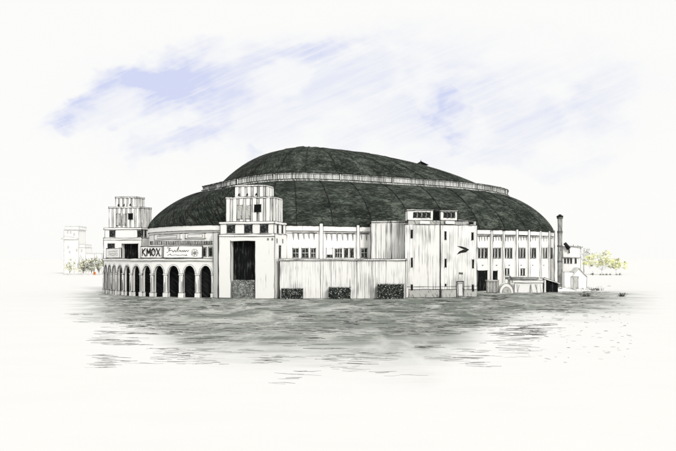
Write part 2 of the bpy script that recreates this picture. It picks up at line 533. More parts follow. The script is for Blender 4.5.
# hanging brackets under the cornice, one strip per bay
def bracket_row(px0, px1, step, y0, y1):
    mb = MB()
    x = px0
    pa, _, na = drum_frame(px0 - .8, 20); pb, _, nb = drum_frame(px1 + .8, 20)
    mb.line(pa + na * .1 + Vector((0, 0, sz(y0, pa.y) - 20)), pb + nb * .1 + Vector((0, 0, sz(y0, pb.y) - 20)), .12, 1, 0, .04)
    while x < px1:
        p, t, n = drum_frame(x, 20)
        za, zb_ = sz(y0, p.y), sz(y1 + rng.uniform(-.8, .8), p.y)
        w = 0.42
        a = p + n * 0.12
        tri = [(a + t * -w), (a + t * w)]
        A = [(tri[0].x, tri[0].y, za), (tri[1].x, tri[1].y, za), (a.x + t.x * .25, a.y + t.y * .25, zb_)]
        B = [(q[0] - n.x * .2, q[1] - n.y * .2, q[2]) for q in A]
        mb.hexa(A, B, 0)
        mb.line((a.x + t.x * w, a.y + t.y * w, za), (a.x + t.x * .25, a.y + t.y * .25, zb_), 0.07, 1, 0)
        x += step * rng.uniform(0.92, 1.08)
    mb.build('bracket_row', ['pale', 'ink'], DRUM)
bracket_row(293, 316, 5.0, 233, 239.5); bracket_row(326, 354, 5.4, 233.4, 241); bracket_row(361, 368, 4.6, 233.5, 240)
for a, b in ((479, 489), (493, 501), (505, 514), (518, 526), (530, 537.5), (541, 546.5), (549.5, 552)):
    bracket_row(a, b, 2.6, 236, 241)
# dentils over the sign wall
mb = MB()
x = 144.0
while x < 214:
    p, t, n = drum_frame(x, 20)
    mb.box(p.x + n.x * .1, p.y + n.y * .1, sz(244.4, p.y), 0.55, 0.5, 1.1, math.atan2(t.y, t.x), 0, 0.05)
    x += 2.3
mb.build('dentil_row', ['pale', 'ink'], DRUM)
# small wall vents
for x in (482.5, 496.5, 509, 521, 532.5, 543.5, 549.6):
    p, t, n = drum_frame(x, 12)
    mb = MB(); mb.box(p.x + n.x * .1, p.y + n.y * .1, sz(265.6, p.y), 0.7, 0.3, 0.35, math.atan2(t.y, t.x), 0)
    mb.build('vent', ['grey'], DRUM)

# ------------------------------------------------------------- arcade round the front end
edges_px = [213.6, 197.5, 181.2, 165.7, 152.2, 141.2, 131.2, 123.2, 116.8, 111.6, 107.5, 104.0]
pts = [Vector((sx(213.6, 10), 10.0, 0))]
BAY = 6.1
for px in edges_px[1:]:
    P = pts[-1]; Y = P.y
    for _ in range(20):
        X = sx(px, Y)
        dx = X - P.x
        Y = P.y + math.sqrt(max(0.3, BAY * BAY - dx * dx))
    pts.append(Vector((sx(px, Y), Y, 0)))
ARC = pts[::-1]                     # left (far) to right (near)
inward = []
for k, p in enumerate(ARC):
    d = (ARC[min(k + 1, len(ARC) - 1)] - ARC[max(k - 1, 0)]).normalized()
    inward.append(Vector((-d.y, d.x, 0)))
TOP, SPR, CR = 14.15, 8.3, 11.5
# roof slab + shaded back wall
mb = MB()
for k in range(len(ARC) - 1):
    a, b, na, nb = ARC[k], ARC[k + 1], inward[k], inward[k + 1]
    f = lambda p, n, o, z: Vector((p.x + n.x * o, p.y + n.y * o, z))
    # cornice
    for z0, z1, o in ((13.25, 13.6, -0.25), (13.6, TOP, -0.45)):
        mb.hexa([f(a, na, o, z0), f(b, nb, o, z0), f(b, nb, 6.5, z0), f(a, na, 6.5, z0)],
                [f(a, na, o, z1), f(b, nb, o, z1), f(b, nb, 6.5, z1), f(a, na, 6.5, z1)], 0)
    mb.line(f(a, na, -0.5, TOP), f(b, nb, -0.5, TOP), 0.10, 1, 0)
    mb.line(f(a, na, -0.3, 13.22), f(b, nb, -0.3, 13.22), 0.07, 1, 0)
ARCADE = mb.build('arcade', ['clean', 'ink'], ARENA)
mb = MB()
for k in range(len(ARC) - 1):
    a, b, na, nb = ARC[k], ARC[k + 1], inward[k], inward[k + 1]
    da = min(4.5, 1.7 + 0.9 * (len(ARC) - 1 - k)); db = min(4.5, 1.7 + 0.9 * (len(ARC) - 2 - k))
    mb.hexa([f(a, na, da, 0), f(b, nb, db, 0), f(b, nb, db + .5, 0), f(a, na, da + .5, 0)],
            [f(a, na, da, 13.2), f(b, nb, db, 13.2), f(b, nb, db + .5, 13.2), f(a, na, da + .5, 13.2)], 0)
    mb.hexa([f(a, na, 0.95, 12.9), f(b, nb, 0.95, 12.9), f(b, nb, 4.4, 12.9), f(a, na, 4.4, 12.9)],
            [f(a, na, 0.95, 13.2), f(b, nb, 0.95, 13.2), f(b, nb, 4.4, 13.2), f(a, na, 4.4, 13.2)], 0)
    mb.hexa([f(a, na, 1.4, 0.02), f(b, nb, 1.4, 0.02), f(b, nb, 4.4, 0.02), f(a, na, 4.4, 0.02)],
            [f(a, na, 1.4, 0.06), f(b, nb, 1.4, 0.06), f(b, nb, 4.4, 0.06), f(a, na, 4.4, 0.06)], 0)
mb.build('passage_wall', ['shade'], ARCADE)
for k in range(len(ARC) - 1):
    a, b = ARC[k], ARC[k + 1]
    d = (b - a); L = d.length; d.normalize(); n = Vector((-d.y, d.x, 0))
    P = lambda s, z, o=0.0: Vector((a.x + d.x * s + n.x * o, a.y + d.y * s + n.y * o, z))
    s0, s1 = L * 0.17, L * 0.83
    rad = (s1 - s0) / 2; sc_ = (s0 + s1) / 2
    arc = [(sc_ - rad * math.cos(math.pi * i / 14), SPR + (CR - SPR) * math.sin(math.pi * i / 14)) for i in range(15)]
    mb = MB()
    TH_ = 0.9
    for o in (0.0, TH_):
        mb.face([P(0, 0, o), P(s0, 0, o), P(s0, SPR, o), P(0, SPR, o)])
        mb.face([P(s1, 0, o), P(L, 0, o), P(L, SPR, o), P(s1, SPR, o)])
        mb.face([P(0, SPR, o), P(s0, SPR, o), P(s0, 13.25, o), P(0, 13.25, o)])
        mb.face([P(s1, SPR, o), P(L, SPR, o), P(L, 13.25, o), P(s1, 13.25, o)])
        for (x0, z0), (x1, z1) in zip(arc, arc[1:]):
            mb.face([P(x0, z0, o), P(x1, z1, o), P(x1, 13.25, o), P(x0, 13.25, o)])
    rim = [(s0, 0)] + arc + [(s1, 0)]
    for (x0, z0), (x1, z1) in zip(rim, rim[1:]):
        mb.face([P(x0, z0, 0), P(x1, z1, 0), P(x1, z1, TH_), P(x0, z0, TH_)])
        mb.line(P(x0, z0, -0.02), P(x1, z1, -0.02), 0.10, 1, 0, 0.03)
    for (x0, z0), (x1, z1) in zip(arc, arc[1:]):     # archivolt
        e = 0.55
        q0 = (sc_ + (x0 - sc_) * (1 + e / rad), SPR + (z0 - SPR) * (1 + e / (CR - SPR)))
        q1 = (sc_ + (x1 - sc_) * (1 + e / rad), SPR + (z1 - SPR) * (1 + e / (CR - SPR)))
        mb.line(P(q0[0], q0[1], -0.02), P(q1[0], q1[1], -0.02), 0.045, 1, 0, 0.02)
    g = mb.build('arch_bay', ['wall', 'ink'], ARCADE, recalc=False)
for k in range(len(ARC)):
    a = ARC[k]
    d = (ARC[min(k + 1, len(ARC) - 1)] - ARC[max(k - 1, 0)]).normalized()
    n = Vector((-d.y, d.x, 0)); ang = math.atan2(d.y, d.x)
    mb = MB()
    c = a + n * 0.4
    w = 2.2
    mb.box(c.x, c.y, 0, w, 1.5, 1.7, ang, 0, 0.07)
    c = a - n * 0.08
    mb.box(c.x, c.y, 1.7, w * 0.72, 0.3, 6.4, ang, 0, 0.045)
    mb.box(c.x, c.y, 8.1, w * 0.9, 0.4, 0.5, ang, 0, 0.05)
    for q in range(4):
        s_ = rng.uniform(-.3, .3) * w
        mb.line((c.x + d.x * s_ - n.x * .2, c.y + d.y * s_ - n.y * .2, 2), (c.x + d.x * s_ - n.x * .2, c.y + d.y * s_ - n.y * .2, rng.uniform(4, 8)), 0.035, 1, 0, .02)
    mb.build('pier', ['wall', 'ink'], ARCADE)

# ------------------------------------------------------------- corner towers
def tower(cx, cy, w, dep, b, door, left=False):
    """cx, cy = middle of the doorway face; w wide, dep deep, b = yaw"""
    c, s = math.cos(b), math.sin(b)
    fx = Vector((c, s, 0)); bk = Vector((-s, c, 0)); O = Vector((cx, cy, 0))
    def P(x, y, z): return O + fx * x + bk * y + Vector((0, 0, z))
    def blk(mb, x0, x1, y0, y1, z0, z1, mat=0, ink=0.10):
        poly = [P(x0, y0, 0), P(x1, y0, 0), P(x1, y1, 0), P(x0, y1, 0)]
        mb.prism([(p.x, p.y) for p in poly], z0, z1, mat, ink)
    h = w / 2
    x0, x1 = door
    base = MB()
    # base block leaves the doorway open
    ztop, zdoor = 22.8, 20.3
    blk(base, -h, x0, 0, dep, 0, ztop, 0, 0)
    blk(base, x1, h, 0, dep, 0, ztop, 0, 0)
    blk(base, x0, x1, 0, dep, zdoor, ztop, 0, 0)
    blk(base, x0, x1, 3.0, dep, 0, zdoor, 0, 0)
    for p, q in ((P(-h, 0, 0), P(-h, 0, ztop)), (P(h, 0, 0), P(h, 0, ztop)), (P(h, dep, 0), P(h, dep, ztop)),
                 (P(-h, 0, ztop), P(h, 0, ztop)), (P(h, 0, ztop), P(h, dep, ztop)), (P(-h, 0, .1), P(x0, 0, .1)), (P(x1, 0, .1), P(h, 0, .1)), (P(h, 0, .1), P(h, dep, .1)),
                 (P(-h, 0, 21.9), P(h, 0, 21.9)), (P(x0, -.02, 0), P(x0, -.02, zdoor)), (P(x1, -.02, 0), P(x1, -.02, zdoor)), (P(x0, -.02, zdoor), P(x1, -.02, zdoor)),
                 (P(-h, dep, 0), P(-h, dep, ztop)), (P(-h, 0, ztop), P(-h, dep, ztop))):
        base.line(p, q, 0.10)
    T = base.build('tower', ['clean', 'ink'], ARENA)
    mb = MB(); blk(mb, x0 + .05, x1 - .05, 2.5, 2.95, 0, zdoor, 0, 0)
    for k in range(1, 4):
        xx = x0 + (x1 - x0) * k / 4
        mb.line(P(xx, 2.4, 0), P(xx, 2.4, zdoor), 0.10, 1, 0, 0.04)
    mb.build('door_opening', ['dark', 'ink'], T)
    # window storey
    sb = 0.35
    mb = MB(); blk(mb, -h + sb, h - sb, sb, dep - sb, ztop, 27.0, 0, 0.09)
    blk(mb, -h + sb - .3, h - sb + .3, sb - .3, dep - sb + .3, 26.4, 27.2, 0, 0.08)
    mb.build('window_storey', ['clean', 'ink'], T)
    xs = (-0.56 * h, 0.06 * h, 0.62 * h) if not left else (-0.55 * h, 0.9 * h)
    for x in xs:
        mb = MB(); blk(mb, x - 0.095 * w * .75, x + 0.095 * w * .75, sb - .12, sb + .2, 23.3, 26.1, 0, 0.06)
        mb.build('window', ['glass', 'ink'], T)
    for y in (dep * .3, dep * .68):
        mb = MB(); blk(mb, h - sb - .2, h - sb + .12, y - .8, y + .8, 23.3, 26.1, 0, 0.06)
        mb.build('window', ['glass', 'ink'], T)
    # fluted second stage
    i2 = 0.11 * w; d2 = dep - 2.0
    def stage(l, r, y0, y1, z0, z1, nf, name, ns):
        mb = MB(); blk(mb, l, r, y0, y1, z0, z1, 0, 0.09)
        blk(mb, l - .15, r + .15, y0 - .15, y1 + .15, z1 - .45, z1 + .12, 0, 0.07)
        o = mb.build(name, ['rib', 'ink'], T)
        step = (r - l) / nf
        for k in range(nf):
            m2 = MB(); xa = l + step * k
            blk(m2, xa + step * .12, xa + step * .70, y0 - .5, y0 - .02, z0, z1 - .5, 0, 0.06)
            m2.build('flute', ['clean', 'ink'], o)
        step = (y1 - y0) / ns
        for k in range(ns):
            m2 = MB(); ya = y0 + step * k
            blk(m2, r + .02, r + .5, ya + step * .15, ya + step * .72, z0, z1 - .5, 0, 0.06)
            m2.build('flute', ['clean', 'ink'], o)
        return o
    l2, r2 = -h + i2, h - 0.06 * w
    stage(l2, r2, 1.2, d2, 27.2, 35.9, 7, 'tower_stage', 4)
    i3 = 0.26 * w
    stage(-h + i3 - .01 * w, h - 0.20 * w, 2.4, d2 - 1.6, 36.0, 40.2, 5, 'tower_crown', 3)
    for x, hh in ((-.13 * w, 0), (.02 * w, 0), (.19 * w, 1)):
        mb = MB(); ww = w * (.06 if hh else .045)
        blk(mb, x - ww, x + ww, 0.55, 0.8, 30.6 if hh else 28.2, 33.2 if hh else 33, 0, 0.05)
        mb.build('window', ['dark' if hh else 'plinth', 'ink'], T)
    for x in (-.17 * w, -.02 * w, .14 * w):
        mb = MB()
        a, bb, cc = P(x - .45, 1.8, 36.5), P(x + .45, 1.8, 36.5), P(x + .15, 1.8, 37.5)
        mb.hexa([a, bb, cc], [q + bk * .3 for q in (a, bb, cc)], 0)
        mb.build('ornament', ['dark'], T)
    return T, P

T1, P1 = tower(-32.3, 2.4, 20.8, 15.0, -R(13), (-5.85, 3.2))
# small relief blocks on the tower's side and face
for x, y, z in ((8.0, -.1, 20.6), (9.6, -.1, 20.6)):
    mb = MB(); p = P1(x, y, z); mb.box(p.x, p.y, p.z, .5, .3, .7, -R(13), 0); mb.build('relief_block', ['grey'], T1)
p = P1(10.45, 6.0, 14.5); mb = MB(); mb.box(p.x, p.y, p.z, .3, 2.0, 4.2, -R(13), 0, .07); mb.build('side_window', ['glass', 'ink'], T1)
for dz, y in ((19.6, 2.5), (19.6, 9.5)):
    p = P1(10.45, y, dz); mb = MB(); mb.box(p.x, p.y, p.z, .3, .7, 1.6, -R(13), 0); mb.build('relief_block', ['grey'], T1)

LW = 17.6
LT, PL_ = tower(sx(122.6, 62), 62.0, LW, 13.0, -R(13), (-.02 * LW, .40 * LW), left=True)
mb = MB(); p0, p1 = PL_(-.39 * LW, -.1, 18.2), PL_(-.2 * LW, -.1, 18.2)
c = (p0 + p1) / 2
mb.box(c.x, c.y, 18.2, 3.0, .3, 2.2, -R(13), 0, .1); mb.build('window', ['glass', 'ink'], LT)
# blank return wall between the arcade and the near tower
mb = MB()
mb.prism([(sx(213.4, 9), 9.2), (sx(217.6, 4), 4.6), (sx(221, 12), 14.0), (sx(212, 18), 18.0)], 0, 23.5, 0, .08)
mb.build('return_wall', ['wall', 'ink'], ARENA)

# ------------------------------------------------------------- boarded annex before the long side
def prism_px(mb, lst, z0, z1, mat=0, ink=0.1):
    mb.prism([(sx(px, Y), Y) for px, Y in lst], z0, z1, mat, ink)
mb = MB()
prism_px(mb, [(279.6, 1.2), (405.5, 3.5), (412, 44), (288, 14)], 0, 13.5)
prism_px(mb, [(278.6, 0.8), (405.9, 3.1), (412.4, 44), (287.6, 14.2)], 13.5, 14.0, 0, 0.09)
for px in (320.5, 331, 357, 372, 386):
    Y = 1.2 + (px - 279.6) / 125.9 * 2.3
    mb.line((sx(px, Y), Y - .05, .2), (sx(px, Y), Y - .05, 13.4), 0.06)
ANNEX = mb.build('annex', ['board', 'ink'], ARENA)

# ribbed wing between annex and stair block
mb = MB()
prism_px(mb, [(371.2, 25), (391, 22.5), (412, 24), (414, 46), (372, 40)], 0, sz(222.2, 24))
prism_px(mb, [(371.0, 24.7), (391, 22.2), (412.3, 23.7), (414.3, 46.2), (371.8, 40.2)], sz(222.2, 24), sz(220.9, 24), 0, .08)
for px in (376, 381, 386, 392, 398, 402):
    Y = 25 + (px - 371.2) / 19.8 * -2.5 if px < 391 else 22.5 + (px - 391) / 21 * 1.5
    mb.line((sx(px, Y), Y - .05, 14), (sx(px, Y), Y - .05, 27), 0.05)
mb.build('ribbed_wing', ['rib', 'ink'], ARENA)

# ------------------------------------------------------------- tall stair block
BT = sz(224.6, 10)
F = [(404.6, 10.5), (440.3, 9.8), (477.0, 18.0)]
def fpt(px):
    if px <= 440.3: Y = 10.5 + (px - 404.6) / 35.7 * -.7
    else: Y = 9.8 + (px - 440.3) / 36.7 * 8.2
    return Vector((sx(px, Y), Y, 0))
mb = MB()
prism_px(mb, F + [(474, 62), (409, 46)], 0, BT)
prism_px(mb, [(408, 11.5), (440.3, 10.6), (476.2, 18.8), (473, 62), (412, 46)], BT, BT + 1.6, 2, 0.09)
for z, r in ((4.0, .07),):
    for A, B in ((F[0], F[1]), (F[1], F[2])):
        a, b = fpt(A[0]), fpt(B[0]); mb.line((a.x, a.y - .06, z), (b.x, b.y - .06, z), r)
c = fpt(440.3)
mb.line((c.x, c.y - .1, 0), (c.x, c.y - .1, BT), .22, 1, 0, .05)
STAIR = mb.build('stair_block', ['board', 'ink', 'plinth'], ARENA)
def fface(mb, px0, px1, py0, py1, o0, o1, mat=0, ink=.07):
    a, b = fpt(px0), fpt(px1); d = (b - a).normalized(); n = Vector((d.y, -d.x, 0)); ym = (a.y + b.y) / 2
    poly = [a + n * o1, b + n * o1, b - n * o0, a - n * o0]
    mb.prism([(p.x, p.y) for p in poly], max(0, sz(py1, ym)), sz(py0, ym), mat, ink)
for a, b in ((409, 439.6), (441.4, 456.0), (463.6, 476.8)):
    mb = MB(); fface(mb, a, b, 289.4, 297.4, .2, .14, 0, .08); mb.build('plinth', ['plinth', 'ink'], STAIR)
for a, b, p0, p1 in ((411, 412.6, 230, 238), (411, 412.6, 258, 267), (411, 412.6, 284.5, 290), (444.4, 446.0, 231.5, 239.6), (444.6, 446.2, 259, 267), (445, 446, 284, 286),
                     (471.4, 473.2, 232.6, 240), (472, 473.6, 259.6, 268), (472, 473.4, 285, 291)):
    mb = MB(); fface(mb, a, b, p0, p1, .2, .2, 0, .05); mb.build('slit_window', ['dark', 'ink'], STAIR)
mb = MB(); fface(mb, 456.4, 463.2, 281.6, 297.0, .2, .22, 0, .14)
DOOR = mb.build('door', ['plinth', 'ink'], STAIR)
mb = MB(); fface(mb, 457.8, 461.8, 283.6, 296.0, -.2, .30, 0, .05); mb.build('door_leaf', ['rib', 'ink'], DOOR)
mb = MB(); fface(mb, 459, 462.2, 272.6, 273.9, .2, .2, 0, .05); mb.build('lamp', ['grey', 'ink'], STAIR)
# winged mark on the right face
def fp3(px, py, o):
    a, b = fpt(441), fpt(477); d = (b - a).normalized(); n = Vector((d.y, -d.x, 0)); p = fpt(px) + n * o
    return Vector((p.x, p.y, sz(py, p.y)))
mb = MB()
for out in ([(456.8, 246.0), (461, 246.3), (465, 247.4), (469, 249.6), (464, 249.4), (460.5, 247.9)], [(469, 249.6), (465.4, 252.4), (461, 252.9), (456.6, 254.6), (459.2, 251.4), (463, 249.6)]):
    mb.hexa([fp3(x, y, .12) for x, y in out], [fp3(x, y, .02) for x, y in out], 0)
mb.build('emblem', ['ink'], STAIR)
# roof-top window boxes
for a, b, p0, p1, nw, w0, w1 in ((407.2, 433.2, 210.4, 220.5, 4, 413, 431), (440.5, 457.3, 211.2, 220.5, 3, 443.4, 455.5)):
    mb = MB()
    Ya = 13.5
    pa, pb = sx(a, Ya), sx(b, Ya)
    mb.prism([(pa, Ya), (pb, Ya), (pb, Ya + 8), (pa, Ya + 8)], BT + 1.6, sz(p0, Ya), 0, .10)
    mb.prism([(pa - .3, Ya - .3), (pb + .3, Ya - .3), (pb + .3, Ya + 8.3), (pa - .3, Ya + 8.3)], sz(p0, Ya), sz(p0 - 1, Ya), 0, .09)
    PH = mb.build('penthouse', ['wall', 'ink'], STAIR)
    for k in range(nw):
        c0 = w0 + (w1 - w0) * (k + .08) / nw; c1 = w0 + (w1 - w0) * (k + .86) / nw
        mb = MB(); mb.prism([(sx(c0, Ya), Ya - .12), (sx(c1, Ya), Ya - .12), (sx(c1, Ya), Ya + .2), (sx(c0, Ya), Ya + .2)], sz(217.6, Ya), sz(212.4, Ya), 0, .08)
        mb.build('window', ['glass', 'ink'], PH)
mb = MB(); Ya = 15.5
mb.prism([(sx(433.6, Ya), Ya), (sx(440.2, Ya), Ya), (sx(440.2, Ya), Ya + 6), (sx(433.6, Ya), Ya + 6)], BT + 1.6, sz(211.4, Ya), 0, .1)
mb.build('dark_gap', ['dark', 'ink'], STAIR)  # dark block standing for the gap between the two window boxes
mb = MB(); Ya = 14.2
A = [(sx(458, Ya), Ya, BT + 1.6), (sx(476, Ya), Ya + 5, BT + 1.6), (sx(476, Ya), Ya + 5, BT + 1.9), (sx(458, Ya), Ya, sz(218.6, Ya))]
mb.hexa(A, [(x, y + 8, z) for x, y, z in A], 0)
for p, q in zip(A, A[1:] + A[:1]): mb.line(p, q, .1)
mb.build('sloping_roof', ['flatroof', 'ink'], STAIR)
mb = MB(); fface(mb, 468.4, 471.6, 222.2, 224.2, -1.0, 1.0 - .7, 0, .05); mb.build('window', ['dark', 'ink'], STAIR)
for a, b in ((420, 430), (445, 454)):
    mb = MB(); fface(mb, a, b, 220.8, 224.0, -.5, .12 - .5 + .4, 0, .05); mb.build('name_plate', ['clean', 'grey'], STAIR)

# ================================================================= SIGNS ON THE ARCADE ROOF
def arc_at(px, back):
    """point above the arcade line, set back from the cornice"""
    best = None
    for k in range(len(ARC) - 1):
        for i in range(40):
            f_ = i / 40
            p = ARC[k].lerp(ARC[k + 1], f_) + inward[k].lerp(inward[k + 1], f_) * back
            e = abs(px_of(p) - px)
            if best is None or e < best[0]: best = (e, p)
    return best[1].copy()
def board(name, label, px0, px1, py0, py1, back=2.0):
    a, b = arc_at(px0, back), arc_at(px1, back)
    d = (b - a).normalized(); n = Vector((d.y, -d.x, 0)); ym = (a.y + b.y) / 2
    z0, z1 = TOP, sz(py0, ym)
    o = thing(name, label, 'sign', ((a.x + b.x) / 2, ym, TOP), 'sign boards on the arcade roof')
    mb = MB()
    poly = [a + n * .25, b + n * .25, b - n * .25, a - n * .25]
    mb.prism([(p.x, p.y) for p in poly], z0 + .25, z1, 0, .10)
    for s_ in (0.08, .5, .92):
        p = a.lerp(b, s_)
        mb.box(p.x, p.y, z0, .3, .3, .3, 0, 1)
    mb.build('panel', ['clean', 'ink'], o)
    def P(s_, t_): q = a.lerp(b, s_) + n * .3; return Vector((q.x, q.y, z0 + .25 + (z1 - z0 - .25) * t_))
    return o, P
kb, P = board('sign_board', 'square roof sign board with four bold black capitals, at the left end of the drum', 141.4, 162.6, 246.6, 257.2)
STR = {'K': [((0, 0), (0, 1)), ((.9, 1), (.05, .5)), ((.1, .5), (1, 0))], 'M': [((0, 0), (.05, 1)), ((.05, 1), (.5, .35)), ((.5, .35), (.95, 1)), ((.95, 1), (1, 0))],
       'O': [((.5, 0), (.05, .3)), ((.05, .3), (.05, .7)), ((.05, .7), (.5, 1)), ((.5, 1), (.95, .7)), ((.95, .7), (.95, .3)), ((.95, .3), (.5, 0))], 'X': [((0, 0), (1, 1)), ((0, 1), (1, 0))]}
mb = MB()
for i, ch in enumerate('KMOX'):
    x0, w = .08 + i * .22, .17
    for (ax, ay), (bx, by) in STR[ch]:
        mb.line(P(x0 + ax * w, .16 + ay * .68), P(x0 + bx * w, .16 + by * .68), .21, 0, 0, .03)
mb.build('lettering', ['ink'], kb)
mb = MB()
for i in range(26):
    s_ = rng.uniform(.03, .97); t_ = rng.uniform(.05, .6)
    mb.line(P(s_, t_), P(min(.98, s_ + .03), t_ + rng.uniform(.15, .35)), .05, 0, 0, .02)
mb.build('hatch_strokes', ['pale'], kb)  # short slanting hatch strokes drawn over the sign board
sb_, P = board('sign_board', 'long white roof sign board with a scrawled two-line script and round flower mark', 163.8, 202.2, 246.0, 257.0, 2.6)
mb = MB()
script = [[(.10, .86), (.18, .80), (.13, .66), (.17, .62), (.08, .42)], [(.17, .60), (.22, .66), (.25, .48), (.30, .66), (.31, .5)], [(.33, .5), (.40, .95), (.37, .5)], [(.40, .5), (.43, .66), (.46, .5)],
          [(.46, .5), (.49, .64), (.51, .5), (.54, .64), (.57, .5)], [(.57, .52), (.60, .64), (.63, .52), (.66, .66)], [(.10, .20), (.18, .33), (.20, .2), (.30, .26), (.40, .22), (.5, .25), (.62, .2)], [(.58, .16), (.6, .32)]]
for st in script: mb.path([P(*q) for q in st], .085, 0, .02)
mb.build('lettering', ['ink'], sb_)
mb = MB()
for k in range(7):
    a_ = k * .9
    mb.line(P(.81, .42), P(.81 + .075 * math.cos(a_), .42 + .25 * math.sin(a_)), .12, 0, 0, .05)
mb.path([P(.81 + .09 * math.cos(k * .63), .42 + .32 * math.sin(k * .63)) for k in range(11)], .05, 0, .05)
mb.build('emblem', ['grey'], sb_)
lb, P = board('sign_board', 'small framed notice board on the arcade roof below the far left tower', 105.0, 120.6, 248.4, 256.8, 1.2)
mb = MB()
for t_ in (.7, .5, .3):
    mb.path([P(.15 + k * .1, t_ + rng.uniform(-.06, .06)) for k in range(8)], .06, 0, .02)
mb.build('lettering', ['grey'], lb)

# ================================================================= HEDGES
def hedge(label, poly, z1, dens=10, light=.34, z0=0.0, core_mat='leafd'):
    c = (sum(p[0] for p in poly) / 4, sum(p[1] for p in poly) / 4)
    core = MB()
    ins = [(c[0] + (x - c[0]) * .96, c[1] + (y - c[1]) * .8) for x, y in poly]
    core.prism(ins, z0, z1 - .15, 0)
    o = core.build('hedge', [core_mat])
    tag(o, label, 'hedge', 'clipped hedges along the long side')
    lv = MB()
    a, b, c_, d = [Vector((*p, 0)) for p in poly]
    L = (b - a).length; W = (d - a).length
    for k in range(int(L * (z1 - z0) * dens + L * W * dens * .5)):
        s_, t_ = rng.random(), rng.random()
        top = rng.random() < .2
        if top: p = a.lerp(b, s_).lerp(d.lerp(c_, s_), t_) + Vector((0, 0, z1 + rng.uniform(-.1, .12)))
        else: p = a.lerp(b, s_) + (d - a) * rng.uniform(-.03, .12) + Vector((0, 0, z0 + (z1 - z0) * t_))
        q = rng.random()
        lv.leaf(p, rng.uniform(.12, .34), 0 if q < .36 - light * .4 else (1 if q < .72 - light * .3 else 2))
    lf = lv.build('foliage', ['leafd', 'leafm', 'leafl'], o, recalc=False)
    return o
def hpoly(px0, px1, Y0, Y1):
    return [(sx(px0, Y0), Y0), (sx(px1, Y0), Y0), (sx(px1, Y1), Y1), (sx(px0, Y1), Y1)]
hedge('low dark clipped hedge against the boarded annex, next to the near tower', hpoly(281, 303.6, -1.2, .7), sz(288.4, -1), 12, .30)
hedge('low dark clipped hedge at the middle of the boarded annex', hpoly(328, 351, -.6, 1.3), sz(287.4, -1), 12, .15)
hedge('taller dark clipped hedge beside the tall stair block', hpoly(377, 404.4, .0, 2.0), sz(284.2, 0), 12, .40)
a, b = P1(-5.6, .3, 0), P1(2.95, .3, 0); c, d = P1(2.95, 1.8, 0), P1(-5.6, 1.8, 0)
hedge('grey hedge filling the foot of the dark tower doorway', [(q.x, q.y) for q in (a, b, c, d)], sz(280.6, 2), 14, .8, core_mat='leafm')

# ================================================================= YARD CLUTTER AT THE RIGHT
def px_box(mb, a, b, py0, py1, Y, dep, mat=0, ink=.1, imat=1):
    z0 = max(0, sz(py1, Y))
    if py1 > 285: z0 = 0
    mb.prism([(sx(a, Y), Y), (sx(b, Y), Y), (sx(b, Y) + .1, Y + dep), (sx(a, Y) + .1, Y + dep)], z0, sz(py0, Y), mat, ink, imat)
# low yard wall with coping
o = thing('yard_wall', 'low pale yard wall with a thick coping in front of the right-hand wall', 'wall', (sx(527, 55), 55, 0))
mb = MB(); px_box(mb, 514.6, 543, 282.6, 300, 54, .8); 
for k in range(9):
    x = rng.uniform(515, 542); mb.line((sx(x, 54), 53.9, .3), (sx(x, 54) + rng.uniform(-.8, .8), 53.9, 3.3), .06)
mb.build('wall', ['wall', 'grey'], o)
mb = MB(); px_box(mb, 512.6, 543.6, 280.4, 282.6, 53.6, 1.6, 0, .09); mb.build('coping', ['clean', 'grey'], o)
# arched shelter
o = thing('arched_shelter', 'small half-round pale shelter left of the low yard wall', 'shelter', (sx(506.5, 52), 52, 0))
mb = MB(); cxs = sx(506.6, 52); rr = 2.9
for ring, m_ in ((1.0, 1), (.62, 1)):
    mb.path([(cxs + rr * ring * math.cos(math.pi * k / 12), 52 - .05, 4.0 * ring * math.sin(math.pi * k / 12)) for k in range(13)], .11, 1, .03)
half = [(cxs + rr * math.cos(math.pi * k / 12), 4.0 * math.sin(math.pi * k / 12)) for k in range(13)]
mb.hexa([(x, 52, z) for x, z in half], [(x, 57, z) for x, z in half], 0)
mb.build('shell', ['wall', 'grey'], o)
half = [(cxs + rr * .6 * math.cos(math.pi * k / 12), 2.3 * math.sin(math.pi * k / 12)) for k in range(13)]
mb = MB(); mb.hexa([(x, 51.9, z) for x, z in half], [(x, 52.1, z) for x, z in half], 0); mb.build('door', ['plinth'], o)
# slatted bin
o = thing('slatted_crate', 'grey upright slatted crate right of the dark doorway', 'crate', (sx(492.5, 53), 53, 0))
mb = MB(); px_box(mb, 487.4, 498.4, 281.2, 300, 53, 3); mb.build('body', ['plinth', 'grey'], o)
mb = MB(); px_box(mb, 486.9, 498.9, 280.2, 281.2, 52.7, 3.6, 0, .08); mb.build('lid', ['wall', 'grey'], o)
for x in (490, 493, 496):
    mb = MB(); px_box(mb, x - .5, x + .5, 282, 300, 52.85, .1, 0, .05); mb.build('slat', ['pale', 'grey'], o)
# flat shed behind the yard wall
o = thing('flat_roofed_hut', 'low flat-roofed hut with a tilted board behind the yard wall', 'hut', (sx(520, 60), 60, 0))
mb = MB(); px_box(mb, 510, 537, 279.4, 300, 58, 4); mb.build('wall', ['board', 'grey'], o)
mb = MB(); px_box(mb, 508, 538.5, 277.4, 279.4, 57.4, 5.4, 0, .1); mb.build('roof', ['flatroof', 'grey'], o)
mb = MB(); mb.line((sx(508, 57), 57.1, sz(274.8, 57)), (sx(513, 57), 57.1, sz(278.6, 57)), .35, 0); mb.build('tilted_board', ['grey'], o)
